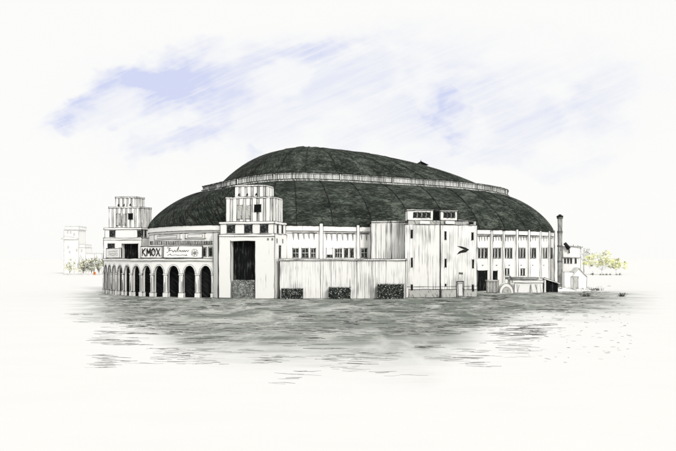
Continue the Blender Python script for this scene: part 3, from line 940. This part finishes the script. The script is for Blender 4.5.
# lean-to
o = thing('lean_to_shed', 'dark open lean-to shed beside the right end of the yard wall', 'shed', (sx(552, 58), 58, 0))
mb = MB(); Y = 57
A = [(sx(545, Y), Y, 0), (sx(558, Y), Y, 0), (sx(558, Y), Y, sz(283.4, Y)), (sx(545.4, Y), Y, sz(278.4, Y))]
mb.hexa(A, [(x, y + 5, z) for x, y, z in A], 0)
mb.build('body', ['dark', 'ink'], o)
mb = MB(); A = [(sx(543.6, Y), Y - .8, sz(277.6, Y)), (sx(560, Y), Y - .8, sz(283.4, Y)), (sx(560, Y), Y - .8, sz(284.4, Y)), (sx(543.6, Y), Y - .8, sz(278.8, Y))]
mb.hexa(A, [(x, y + 6.5, z + .02) for x, y, z in A], 0)
for p, q in zip(A, A[1:] + A[:1]): mb.line(p, q, .08)
mb.build('roof', ['wall', 'ink'], o)
mb = MB(); px_box(mb, 544.2, 546.2, 278.4, 300, 56.4, .5, 0, .07); mb.build('post', ['clean', 'ink'], o)
# stack
Y = 96
o = thing('chimney_stack', 'tall thin sooty chimney stack with a flared cap at the right end of the arena', 'chimney', (sx(559.9, Y), Y, 0))
mb = MB(); w = 1.5
mb.box(sx(559.9, Y), Y, 0, w, w, sz(218, Y), 0, 0, .13); mb.build('shaft', ['brick', 'grey'], o)
for py, ww in ((218.4, 2.1), (232.6, 1.8), (246.6, 1.8), (262, 1.8)):
    mb = MB(); mb.box(sx(559.9, Y), Y, sz(py, Y), ww, ww, .45, 0, 0, .08); mb.build('collar', ['grey', 'ink'], o)
mb = MB(); zc = sz(217.6, Y); r_ = lambda z, q: [(sx(559.9, Y) + q * math.cos(k * math.pi / 2 + .785), Y + q * math.sin(k * math.pi / 2 + .785), z) for k in range(4)]
mb.hexa(r_(zc, 1.5), r_(zc + .8, 1.9), 0); mb.hexa(r_(zc + .8, 1.4), r_(zc + 1.5, .4), 0)
mb.build('cap', ['ink'], o)
# buildings right of the stack
Y = 98
o = thing('boiler_house', 'pale two-storey boiler house with tilted roof cowl right of the chimney stack', 'building', (sx(571, Y), Y, 0))
mb = MB(); px_box(mb, 562.4, 580.6, 257.4, 300, Y + 2, 7, 0, .08, 1); mb.build('lower_wall', ['board', 'grey'], o)
mb = MB(); px_box(mb, 563.0, 580.4, 246.6, 257.4, Y + 1, 8, 0, .10, 1)
mb.line((sx(564, Y), Y, sz(244.6, Y)), (sx(581, Y), Y + .8, sz(248, Y)), .12); mb.build('upper_wall', ['clean', 'grey'], o)
for x in (564.4, 567.4, 570.4, 575):
    mb = MB(); px_box(mb, x, x + 1.6, 258.4, 263.4, Y + 1.8, .4, 0, .05); mb.build('window', ['glass', 'grey'], o)
mb = MB(); p, q = Vector((sx(564.6, Y), Y - .2, sz(243.0, Y))), Vector((sx(568.8, Y), Y - .2, sz(248.8, Y)))
mb.tube(p, q, .7, 1.0, 0, 8); mb.tube(q, q + Vector((.3, .6, -2)), .3, .3, 0, 6); mb.build('cowl', ['ink'], o)
Y = 90
o = thing('gabled_shed', 'small white gabled shed with a grey door right of the chimney', 'shed', (sx(577, Y), Y, 0))
mb = MB(); xa, xb, xm = sx(564.4, Y), sx(586.8, Y), sx(578.6, Y)
px_box(mb, 564.4, 573.2, 272.2, 300, Y + .5, 6, 0, .08)
A = [(sx(571.4, Y), Y, 0), (xb, Y, 0), (xb, Y, sz(276.6, Y)), (xm, Y, sz(268.2, Y)), (sx(571.4, Y), Y, sz(276.6, Y))]
mb.hexa(A, [(x, y + 7, z) for x, y, z in A], 0)
for p, q in zip(A, A[1:] + A[:1]): mb.line(p, q, .09)
mb.build('wall', ['wall', 'grey'], o)
mb = MB()
for (p, q) in ((A[2], A[3]), (A[3], A[4])):
    p, q = Vector(p) + Vector((0, -.4, .05)), Vector(q) + Vector((0, -.4, .05)); u_ = Vector((0, 8, 0)); t_ = Vector((0, 0, .25))
    mb.hexa([p, q, q + u_, p + u_], [p + t_, q + t_, q + u_ + t_, p + u_ + t_], 0)
    mb.line(p, q, .1)
mb.build('roof', ['wall', 'grey'], o)
mb = MB(); px_box(mb, 573, 578.2, 276.6, 300, Y - .15, .3, 0, .1); mb.build('door', ['plinth', 'grey'], o)
# spoil heaps at the foot of the shed
def mound(label, px0, px1, py, Y):
    mb = MB(); cx_ = (sx(px0, Y) + sx(px1, Y)) / 2; hw = (sx(px1, Y) - sx(px0, Y)) / 2; h = sz(py, Y)
    n, mm = 24, 8; uvs = {}
    for j in range(mm + 1):
        for k in range(n):
            r_ = 1 - j / mm; a_ = 6.2832 * k / n
            z = h * (1 - r_ ** 1.6) * (0.8 + .5 * noise.noise(Vector((math.cos(a_) * r_ * 2, math.sin(a_) * r_ * 2, cx_))))
            mb.v.append((cx_ + hw * r_ * math.cos(a_), Y + hw * .45 * r_ * math.sin(a_), max(0, z)))
    for j in range(mm):
        for k in range(n):
            l = (k + 1) % n
            mb.f.append((j * n + k, j * n + l, (j + 1) * n + l, (j + 1) * n + k)); mb.m.append(0)
    for q in range(14):
        a_ = rng.uniform(3.3, 6.1); r_ = rng.uniform(.2, .9)
        x, y, z = cx_ + hw * r_ * math.cos(a_), Y + hw * .45 * r_ * math.sin(a_), h * (1 - r_ ** 1.6)
        mb.line((x, y - .1, z + .1), (x + rng.uniform(.5, 2), y - .2, max(.1, z - .5)), .06)
    tag(mb.build('rubble_heap', ['wall', 'ink'], None, smooth=False), label, 'heap', 'rubble heaps by the shed')
mound('pale rubble heap in front of the lean-to shed and gabled shed', 548, 576, 286.2, 74)
mound('low pale rubble heap at the foot of the gabled shed, rightmost', 574, 596, 287.2, 80)

# ================================================================= TREES
def tree(label, px, Y, py_top, py_base_crown, wpx, kinds, nleaf, group, leaf=(.4, 1.0), trunk=True, name='tree', squash=1.0, clumps=7, twigs=0):
    X = sx(px, Y); s_ = MPP * (1 + Y / CAM_D)
    ztop, zb_ = sz(py_top, Y), max(1.0, sz(py_base_crown, Y)); W = wpx * s_ / 2
    o = thing(name, label, 'tree', (X, Y, 0), group)
    mb = MB()
    zc = (ztop + zb_) / 2
    p = Vector((X, Y, 0)); r = .35 if squash == 1.0 else .2
    for k in range(4):
        q = Vector((X + rng.uniform(-.4, .4), Y + rng.uniform(-.4, .4), (zc + 1) * (k + 1) / 4)); mb.tube(p, q, r, r * .78, 0, 6); p = q; r *= .78
    H = (ztop - zb_) / 2
    cl = []
    for k in range(clumps):
        a_ = 6.2832 * k / clumps + rng.uniform(-.5, .5); rr = rng.uniform(.2, .95)
        c = Vector((X + W * rr * math.cos(a_), Y + W * rr * math.sin(a_), zc + H * rng.uniform(-.6, .65)))
        cl.append((c, rng.uniform(.22, .5)))
        st = Vector((X, Y, zb_ * rng.uniform(.6, .95) + 1)); md = st.lerp(c, .5) + Vector((0, 0, .6))
        mb.tube(st, md, r * .8, r * .55, 0, 5); mb.tube(md, c, r * .55, .05, 0, 5)
    for k in range(twigs):
        c, f_ = cl[rng.randrange(len(cl))]
        p = c + Vector((rng.uniform(-.5, .5) * W, rng.uniform(-.5, .5) * W, rng.uniform(-.7, .3) * H)); q = p
        mb.line(c, p, .05, 1, 0, .03)
        for i in range(4):
            q2 = q + Vector((rng.uniform(-.9, .9), 0, rng.uniform(.5, 2.2))); mb.line(q, q2, .09, 1, .05, .03); q = q2
    mb.build('trunk', ['bark' if squash == 1.0 else 'faint', 'grey'], o)
    lv = MB()
    for k in range(nleaf):
        c, f_ = cl[rng.randrange(len(cl))]
        d = Vector((rng.gauss(0, 1), rng.gauss(0, 1), rng.gauss(0, 1))).normalized() * (rng.random() ** .45)
        q = rng.random(); acc = 0; mi = 0
        for i, (_, pr) in enumerate(kinds):
            acc += pr
            if q <= acc: mi = i; break
        lv.leaf(c + Vector((d.x * W * f_, d.y * W * f_, d.z * H * f_ * squash)), rng.uniform(*leaf), mi)
    lv.build('crown', [k for k, _ in kinds], o, recalc=False)
    return o
LG = 'young trees left of the arena'
lk = [('leafc', .55), ('leafy', .18), ('leafg', .27)]
tree('sparse pale young tree, outermost on the far left', 70, 432, 256, 272, 13, [('leafc', .7), ('leafy', .24), ('leafg', .06)], 240, LG, (.55, 1.25), twigs=7, clumps=9)
tree('pale young tree with grey scribbled crown, second from the far left', 83, 436, 255.4, 274, 12, lk, 360, LG, (.55, 1.25), twigs=26, clumps=9)
tree('pale young tree directly beside the orange barrel', 91.5, 434, 256, 274, 11, [('leafc', .4), ('leafy', .16), ('leafg', .44)], 340, LG, (.55, 1.25), twigs=26, clumps=9)
tree('grey-green young tree nearest the arcade', 99, 438, 255.6, 274, 12, [('leafc', .4), ('leafy', .16), ('leafg', .44)], 360, LG, (.55, 1.25), twigs=26, clumps=9)
RG = 'trees right of the arena'
tree('broad pale yellow-green spreading tree right of the sheds', 602, 440, 249, 270.5, 36, [('leafyd', .12), ('leafy', .42), ('leafc', .40), ('leafg', .06)], 900, RG, (.8, 1.9), squash=.85, clumps=16, twigs=8)
tree('small yellow-green tree with a trailing right-hand edge, rightmost tree', 616, 446, 257, 270, 22, [('leafyd', .22), ('leafy', .42), ('leafc', .31), ('leafg', .05)], 320, RG, (.8, 1.9), squash=.7, clumps=11)
tree('thin bare greyish tree behind the boiler house with few leaves', 584, 450, 243, 258, 24, [('leafg', .55), ('leafc', .45)], 120, RG, (.4, 1.2), clumps=9)
# row of tiny shrubs
proto = None
for i, (px, w) in enumerate(((592.4, 2.2), (600.6, 1.4), (603.4, 1.5), (606.4, 1.5), (610, 1.6), (616.6, 1.4), (620, 1.8))):
    Y = 415.0
    if proto is None:
        mb = MB()
        for k in range(46):
            d = Vector((rng.gauss(0, .7), rng.gauss(0, .7), abs(rng.gauss(0, .8)) + .3)); mb.leaf(Vector((sx(px, Y), Y, 0)) + d, .5, rng.randrange(2))
        for k in range(3):
            mb.tube((sx(px, Y), Y, 0), (sx(px, Y) + rng.uniform(-.5, .5), Y, 1.2), .1, .05, 0, 5)
        proto = mb.build('shrub', ['leafg', 'bark'], None, recalc=False); base_w = w
        tag(proto, 'tiny dark shrub on the pale ground, below the yellow-green trees', 'shrub', 'row of tiny shrubs at far right'); c0 = proto
    else:
        c0 = proto.copy(); COL.objects.link(c0)
    c0.location = (sx(px, Y), Y, proto.location.z); c0.scale = (w / 2.0, w / 2.0, w / 2.0); c0.rotation_euler = (0, 0, i * 1.3)

# ================================================================= FAR LEFT
Y = 470
o = thing('apartment_block', 'pale stepped apartment block with grey roof lines at the far left', 'building', (sx(78, Y), Y, 0))
mb = MB(); px_box(mb, 64, 78.6, 230, 300, Y, 20, 0, .3); mb.build('wall', ['far', 'faint'], o)
mb = MB(); px_box(mb, 65, 79.2, 226.4, 229.6, Y - .6, 21, 0, .36); mb.build('roof', ['far', 'faint'], o)
mb = MB(); A = [(sx(61, Y), Y - 1, sz(239.2, Y)), (sx(78.6, Y), Y - 1, sz(239.2, Y)), (sx(78.6, Y), Y - 1, sz(238, Y)), (sx(66, Y), Y - 1, sz(236, Y))]
mb.hexa(A, [(x, y + .8, z) for x, y, z in A], 0)
for p, q in zip(A, A[1:] + A[:1]): mb.line(p, q, .3)
mb.build('canopy', ['far', 'faint'], o)
mb = MB(); px_box(mb, 78.8, 85.6, 247.6, 300, Y, 18, 0, .3); px_box(mb, 79.2, 85.4, 244.6, 247.2, Y - .3, 18, 0, .28); mb.build('wing', ['far', 'faint'], o)
mb = MB(); px_box(mb, 85.8, 101.4, 253.4, 300, Y, 16, 0, .26); mb.build('low_wing', ['far', 'faint'], o)
for x, y in ((67, 230.8), (70, 231.2), (73.6, 233), (67.5, 246), (69, 251), (76, 249), (81, 249.4)):
    mb = MB(); px_box(mb, x, x + 1.2, y, y + 2.2, Y - .3, .5, 0, .1); mb.build('window', ['faint', 'faint'], o)
# kerb wall under the trees
o = thing('garden_wall', 'long low pale garden wall below the young trees at far left', 'wall', (sx(83, 425), 425, 0))
mb = MB(); px_box(mb, 64, 104, 273.8, 300, 425, .8, 0, .2); mb.build('wall', ['far', 'faint'], o)
mb = MB(); px_box(mb, 63.6, 104, 273.2, 273.8, 424.6, 1.6, 0, .12); mb.build('coping', ['far', 'faint'], o)
# orange barrel
o = thing('traffic_barrel', 'small orange barrel in front of the garden wall at far left', 'barrel', (sx(94.6, 418), 418, 0))
X = sx(94.6, 418)
mb = MB(); mb.tube((X, 418, 0), (X, 418, .35), 1.1, 1.1, 0, 10); mb.build('foot', ['pale'], o)
mb = MB(); mb.tube((X, 418, .35), (X, 418, 2.7), 1.05, .85, 0, 12); mb.tube((X, 418, 2.7), (X, 418, 3.0), .5, .4, 0, 8); mb.build('drum', ['orange'], o)

# ================================================================= GROUND
m, t, b = new_mat('pale_ground', 0.95)
tc = t.n('ShaderNodeTexCoord')
ob = tc.outputs['Object']
x, y, z = t.sep(ob)
n1 = t.noise(t.comb(t.math('MULTIPLY', x, .012), t.math('MULTIPLY', y, .030), 0.0), 1.0, 4.0, .6)
n2 = t.noise(t.comb(t.math('MULTIPLY', x, .05), t.math('MULTIPLY', y, .10), 4.0), 1.0, 4.0, .65)
wedge = t.math('MAXIMUM', t.math('ADD', 1.0, t.math('DIVIDE', y, 300.0)), 0.05)
xw = t.math('DIVIDE', x, wedge)              # the worn strip narrows towards the viewer
edge = t.math('ADD', t.math('MULTIPLY', t.math('SUBTRACT', n1, .5), 70.0), t.math('MULTIPLY', t.math('SUBTRACT', n2, .5), 44.0))
yb = t.math('ADD', t.ramp(xw, 30.0, 74.0, -192.0, -96.0), t.ramp(xw, -40.0, -84.0, 0.0, 74.0))
yb = t.math('ADD', yb, edge)
mask = t.ramp(t.math('SUBTRACT', y, yb), -12.0, 62.0)
xe = t.math('ADD', xw, t.math('MULTIPLY', t.math('SUBTRACT', n2, .5), 34.0))
mask = t.math('MULTIPLY', mask, t.ramp(xe, -96.0, -74.0))
mask = t.math('MULTIPLY', mask, t.ramp(xe, 116.0, 82.0))
mask = t.math('MULTIPLY', mask, t.ramp(y, 90.0, 40.0))
tone = t.mix(t.ramp(t.math('ADD', t.math('MULTIPLY', n2, .55), t.math('MULTIPLY', n1, .45)), .38, .60), (0.140, 0.158, 0.138), (0.40, 0.42, 0.385))
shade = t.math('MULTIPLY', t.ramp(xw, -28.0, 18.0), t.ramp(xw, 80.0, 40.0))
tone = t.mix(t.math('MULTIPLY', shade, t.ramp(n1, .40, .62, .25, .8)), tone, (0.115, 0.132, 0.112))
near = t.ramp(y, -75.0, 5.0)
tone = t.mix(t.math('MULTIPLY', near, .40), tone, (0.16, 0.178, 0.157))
st = t.noise(t.comb(t.math('MULTIPLY', x, .14), t.math('MULTIPLY', y, .75), 7.0), 1.0, 3.0, .7)
tone = t.mix(t.ramp(st, .56, .70, 0, .5), tone, (0.045, 0.052, 0.047))
n3 = t.noise(t.comb(t.math('MULTIPLY', x, .085), t.math('MULTIPLY', y, .026), 13.0), 1.0, 5.0, .65, .5)
tone = t.mix(t.ramp(n3, .47, .64, 0, .85), tone, (0.50, 0.515, 0.48))
tone = t.mix(t.ramp(n3, .46, .34, 0, .5), tone, (0.085, 0.100, 0.086))
paper = t.mix(t.ramp(n2, .4, .7), (0.768, 0.765, 0.753), (0.758, 0.755, 0.743))
c = t.mix(mask, paper, tone)
t.link(c, b.inputs['Base Color'])
mb = MB(); S = 9000.0
mb.face([(-S, -600, 0), (S, -600, 0), (S, S, 0), (-S, S, 0)])
me = bpy.data.meshes.new('ground'); me.from_pydata(mb.v, [], mb.f); me.materials.append(m)
g = bpy.data.objects.new('ground', me); COL.objects.link(g)
tag(g, 'pale bare ground washed grey-green in front of the arena', None, None, 'structure')

# loose lines of dry grass on the pale ground
gr = MB()
def Yof(py): return CAM_D * (CAM_H / MPP / (py - HORIZON) - 1)
def tuft(px, py, lpx, hp, mat, slope=0.0):
    Y = Yof(py); k = MPP * (1 + Y / CAM_D); X = sx(px, Y); L = lpx * k; h = hp * k
    n = max(2, min(16, int(L / 1.1))); prev = None
    ph = rng.random() * 9
    for i in range(n + 1):
        f_ = i / n
        xx = X - L / 2 + L * f_; yy = Y + slope * L * (f_ - .5) + .3 * math.sin(ph + f_ * 5)
        hh = h * (0.45 + .55 * math.sin(math.pi * min(1, max(.0, f_ * .8 + .1)))) * rng.uniform(.7, 1.2)
        if rng.random() < .04: prev = None
        cur = ((xx, yy, 0.0), (xx + .05, yy + .03, hh))
        if prev: gr.face([prev[0], cur[0], cur[1], prev[1]], mat)
        prev = cur
def bundle(px, py, wpx, rows, dpy, mat=1, lo=12, hi=34):
    for r_ in range(rows):
        for q in range(2):
            tuft(px + rng.uniform(-.3, .3) * wpx, py + (r_ + rng.uniform(-.4, .4)) * dpy, rng.uniform(lo, hi), rng.uniform(.3, .62), rng.choice((mat, 1, 2)), rng.uniform(-.35, .35))
for k in range(2300):
    py = 292.5 + 42 * rng.random() ** 1.25
    f_ = (py - 292) / 42
    px = rng.uniform(100 + 4 * f_, 606 - 70 * f_)
    q = noise.noise(Vector((px * .02, py * .09, 1.0)))
    if q < -0.12 and rng.random() < .75: continue
    tuft(px, py, rng.uniform(3, 15) * (1 + .6 * f_), rng.uniform(.25, .62), rng.choice((0, 1, 1, 1, 2, 2)), rng.uniform(-.7, .7))
for k in range(620):
    py = rng.uniform(328, 364); f_ = (py - 328) / 36
    px = rng.uniform(98 + 5 * f_, 560 - 95 * f_)
    if noise.noise(Vector((px * .018, py * .11, 5.0))) < .05: continue
    tuft(px, py, rng.uniform(8, 34), rng.uniform(.25, .55), rng.choice((0, 1, 1, 2)), rng.uniform(-.4, .4))
for k in range(420):                         # broken specks on the right
    px = rng.uniform(500, 632); py = rng.uniform(286, 365)
    if rng.random() < (py - 286) / 95: continue
    tuft(px, py, rng.uniform(.7, 6), rng.uniform(.2, .5), rng.choice((1, 2, 2)))
for a in ((120, 299, 22, 5, 1.7), (86, 315, 26, 3, 3.5), (128, 306, 40, 11, 1.6), (150, 314, 54, 12, 1.6), (104, 332, 26, 5, 2.6), (108, 355, 32, 9, 1.2), (100, 366, 26, 3, .9),
          (150, 299, 60, 10, 1.5), (185, 333, 40, 4, 3), (168, 350, 40, 4, 2.2), (190, 357, 34, 3, 2.4), (345, 364, 60, 5, 1.7), (300, 371, 50, 2, 3), (285, 378, 40, 2, 4), (380, 352, 44, 4, 2.3),
          (345, 322, 80, 10, 2), (270, 316, 60, 8, 2.2), (430, 314, 70, 10, 2), (470, 350, 50, 4, 2.6), (520, 345, 40, 5, 3), (480, 362, 26, 3, 2), (565, 300, 50, 10, 1.4), (590, 292, 40, 10, 1.0), (400, 372, 60, 2, 4), (240, 350, 40, 2, 4)):
    bundle(*a)
go = gr.build('grass', ['ink', 'grey', 'pale'], None, recalc=False)
tag(go, 'thin dark broken lines of dry grass across the pale ground', 'grass', None, 'stuff')
# scribbly scrub right of the sheds
for lab, px, py, w in (('dark scrubby bush on the pale ground right of the gabled shed', 597, 290.5, 13), ('small thin scrub bush furthest to the right', 622, 296.5, 9), ('low grey scrub bush in front of the rubble heaps', 585, 296.5, 10)):
    Y = Yof(py); X = sx(px, Y); k_ = MPP * (1 + Y / CAM_D)
    mb = MB()
    for k in range(60):
        a_ = rng.uniform(0, 6.28); r_ = rng.random() * w * k_ * .5
        p = Vector((X + r_ * math.cos(a_), Y + r_ * math.sin(a_) * .5, 0))
        q = p + Vector((rng.uniform(-.9, .9), rng.uniform(-.5, .5), rng.uniform(.3, 1.4)))
        mb.line(p, q, .035, 0, 0, .02)
        if rng.random() < .5: mb.leaf(q, .28, 1)
    tag(mb.build('scrub_bush', ['ink', 'leafg'], None, recalc=False), lab, 'bush', 'scrub bushes right of the sheds')

# ================================================================= SKY AND LIGHT
SUN = Vector((0.36, -0.74, 0.52)).normalized()
w = bpy.data.worlds.new('World'); SC.world = w; w.use_nodes = True
t = NT(w.node_tree)
bg = w.node_tree.nodes['Background']
tc = t.n('ShaderNodeTexCoord')
dx, dy, dz = t.sep(tc.outputs['Generated'])
dyc = t.math('MAXIMUM', dy, 0.05)
hx = t.math('DIVIDE', dx, dyc); hz = t.math('DIVIDE', dz, dyc)     # bearing and height of the view ray
front = t.ramp(dy, 0.1, 0.5)
wv = t.noise(t.comb(t.math('MULTIPLY', hx, 9), t.math('MULTIPLY', hz, 12), 0.0), 1.0, 4.0, .6)
wv2 = t.noise(t.comb(t.math('MULTIPLY', hx, 9), t.math('MULTIPLY', hz, 12), 8.0), 1.0, 4.0, .6)
hxd = t.math('ADD', hx, t.math('MULTIPLY', t.math('SUBTRACT', wv, .5), .16))
hzd = t.math('ADD', hz, t.math('MULTIPLY', t.math('SUBTRACT', wv2, .5), .11))
def blob(px, py, rx, ry, amp, tilt=0.0):
    cx_, cz_ = (px - 338) / 857, (258 - py) / 857
    X = t.math('SUBTRACT', hxd, cx_); Z = t.math('SUBTRACT', hzd, cz_)
    c, s = math.cos(tilt), math.sin(tilt)
    U = t.math('DIVIDE', t.math('ADD', t.math('MULTIPLY', X, c), t.math('MULTIPLY', Z, s)), rx / 857)
    V = t.math('DIVIDE', t.math('SUBTRACT', t.math('MULTIPLY', Z, c), t.math('MULTIPLY', X, s)), ry / 857)
    r2 = t.math('ADD', t.math('MULTIPLY', U, U), t.math('MULTIPLY', V, V))
    return t.math('MULTIPLY', t.ramp(r2, 1.0, 0.0), amp)
mk = None
for a in ((122, 102, 104, 34, .80, .40), (172, 62, 70, 26, .50, .45), (80, 116, 50, 22, .4, .4), (70, 140, 26, 8, .4, -.4), (185, 84, 60, 26, .40, .3), (235, 84, 60, 30, .24, .3), (185, 134, 70, 16, .5, .45), (242, 154, 18, 11, .6, 0),
          (300, 70, 170, 50, .15, .1), (448, 120, 32, 30, .80, .5), (452, 92, 80, 36, .2, .3), (530, 122, 80, 34, .22, .25), (325, 48, 70, 16, .34, .1), (400, 95, 330, 90, .17, 0), (300, 110, 300, 90, .12, 0), (530, 160, 90, 18, .22, 0), (595, 105, 60, 36, .18, .4)):
    q = blob(*a)
    mk = q if mk is None else t.math('ADD', mk, q)
sl = t.math('ADD', t.math('MULTIPLY', hx, -.42), hz); al = t.math('ADD', hx, t.math('MULTIPLY', hz, .42))
strk = t.noise(t.comb(t.math('MULTIPLY', al, 12), t.math('MULTIPLY', sl, 150), 2.0), 1.0, 3.0, .6, .4)
puff = t.noise(t.comb(t.math('MULTIPLY', hx, 13), t.math('MULTIPLY', hz, 22), 5.0), 1.0, 4.0, .5, .3)
mk = t.math('MULTIPLY', mk, t.ramp(strk, .25, .75, .62, 1.2))
mk = t.math('MULTIPLY', mk, t.ramp(puff, .36, .60, .35, 1.15))
mk = t.math('MULTIPLY', mk, front, clamp=True)
sky = t.n('ShaderNodeTexSky'); sky.sky_type = 'NISHITA'; sky.sun_disc = False
sky.sun_elevation = math.asin(SUN.z); sky.sun_rotation = math.atan2(SUN.x, SUN.y)
nz = t.n('ShaderNodeVectorMath', operation='SCALE'); t.link(sky.outputs[0], nz.inputs[0]); nz.inputs[3].default_value = 0.10
mk = t.math('MULTIPLY', mk, .70)
blue = t.mix(0.06, (0.52, 0.58, 0.90), nz.outputs[0])
cloud = t.mix(0.02, (0.986, 0.982, 0.965), nz.outputs[0])
t.link(t.mix(mk, cloud, blue), bg.inputs['Color'])
bg.inputs['Strength'].default_value = 1.0

sun = bpy.data.lights.new('sun', 'SUN'); sun.energy = 1.95; sun.angle = R(12); sun.color = (1.0, 0.97, 0.92)
so = bpy.data.objects.new('sun', sun); COL.objects.link(so)
so.rotation_euler = SUN.to_track_quat('Z', 'Y').to_euler(); so.location = SUN * 300

cam = bpy.data.cameras.new('camera'); co = bpy.data.objects.new('camera', cam); COL.objects.link(co)
co.location = (0, -CAM_D, CAM_H); co.rotation_euler = (R(90), 0, 0)
cam.sensor_width = 36.0; cam.lens = 36.0 * CAM_D / (676 * MPP)
cam.shift_y = (HORIZON - 225.5) / 676
cam.clip_start = 1.0; cam.clip_end = 20000
SC.camera = co
SC.view_settings.view_transform = 'Standard'; SC.view_settings.look = 'None'; SC.view_settings.exposure = 0
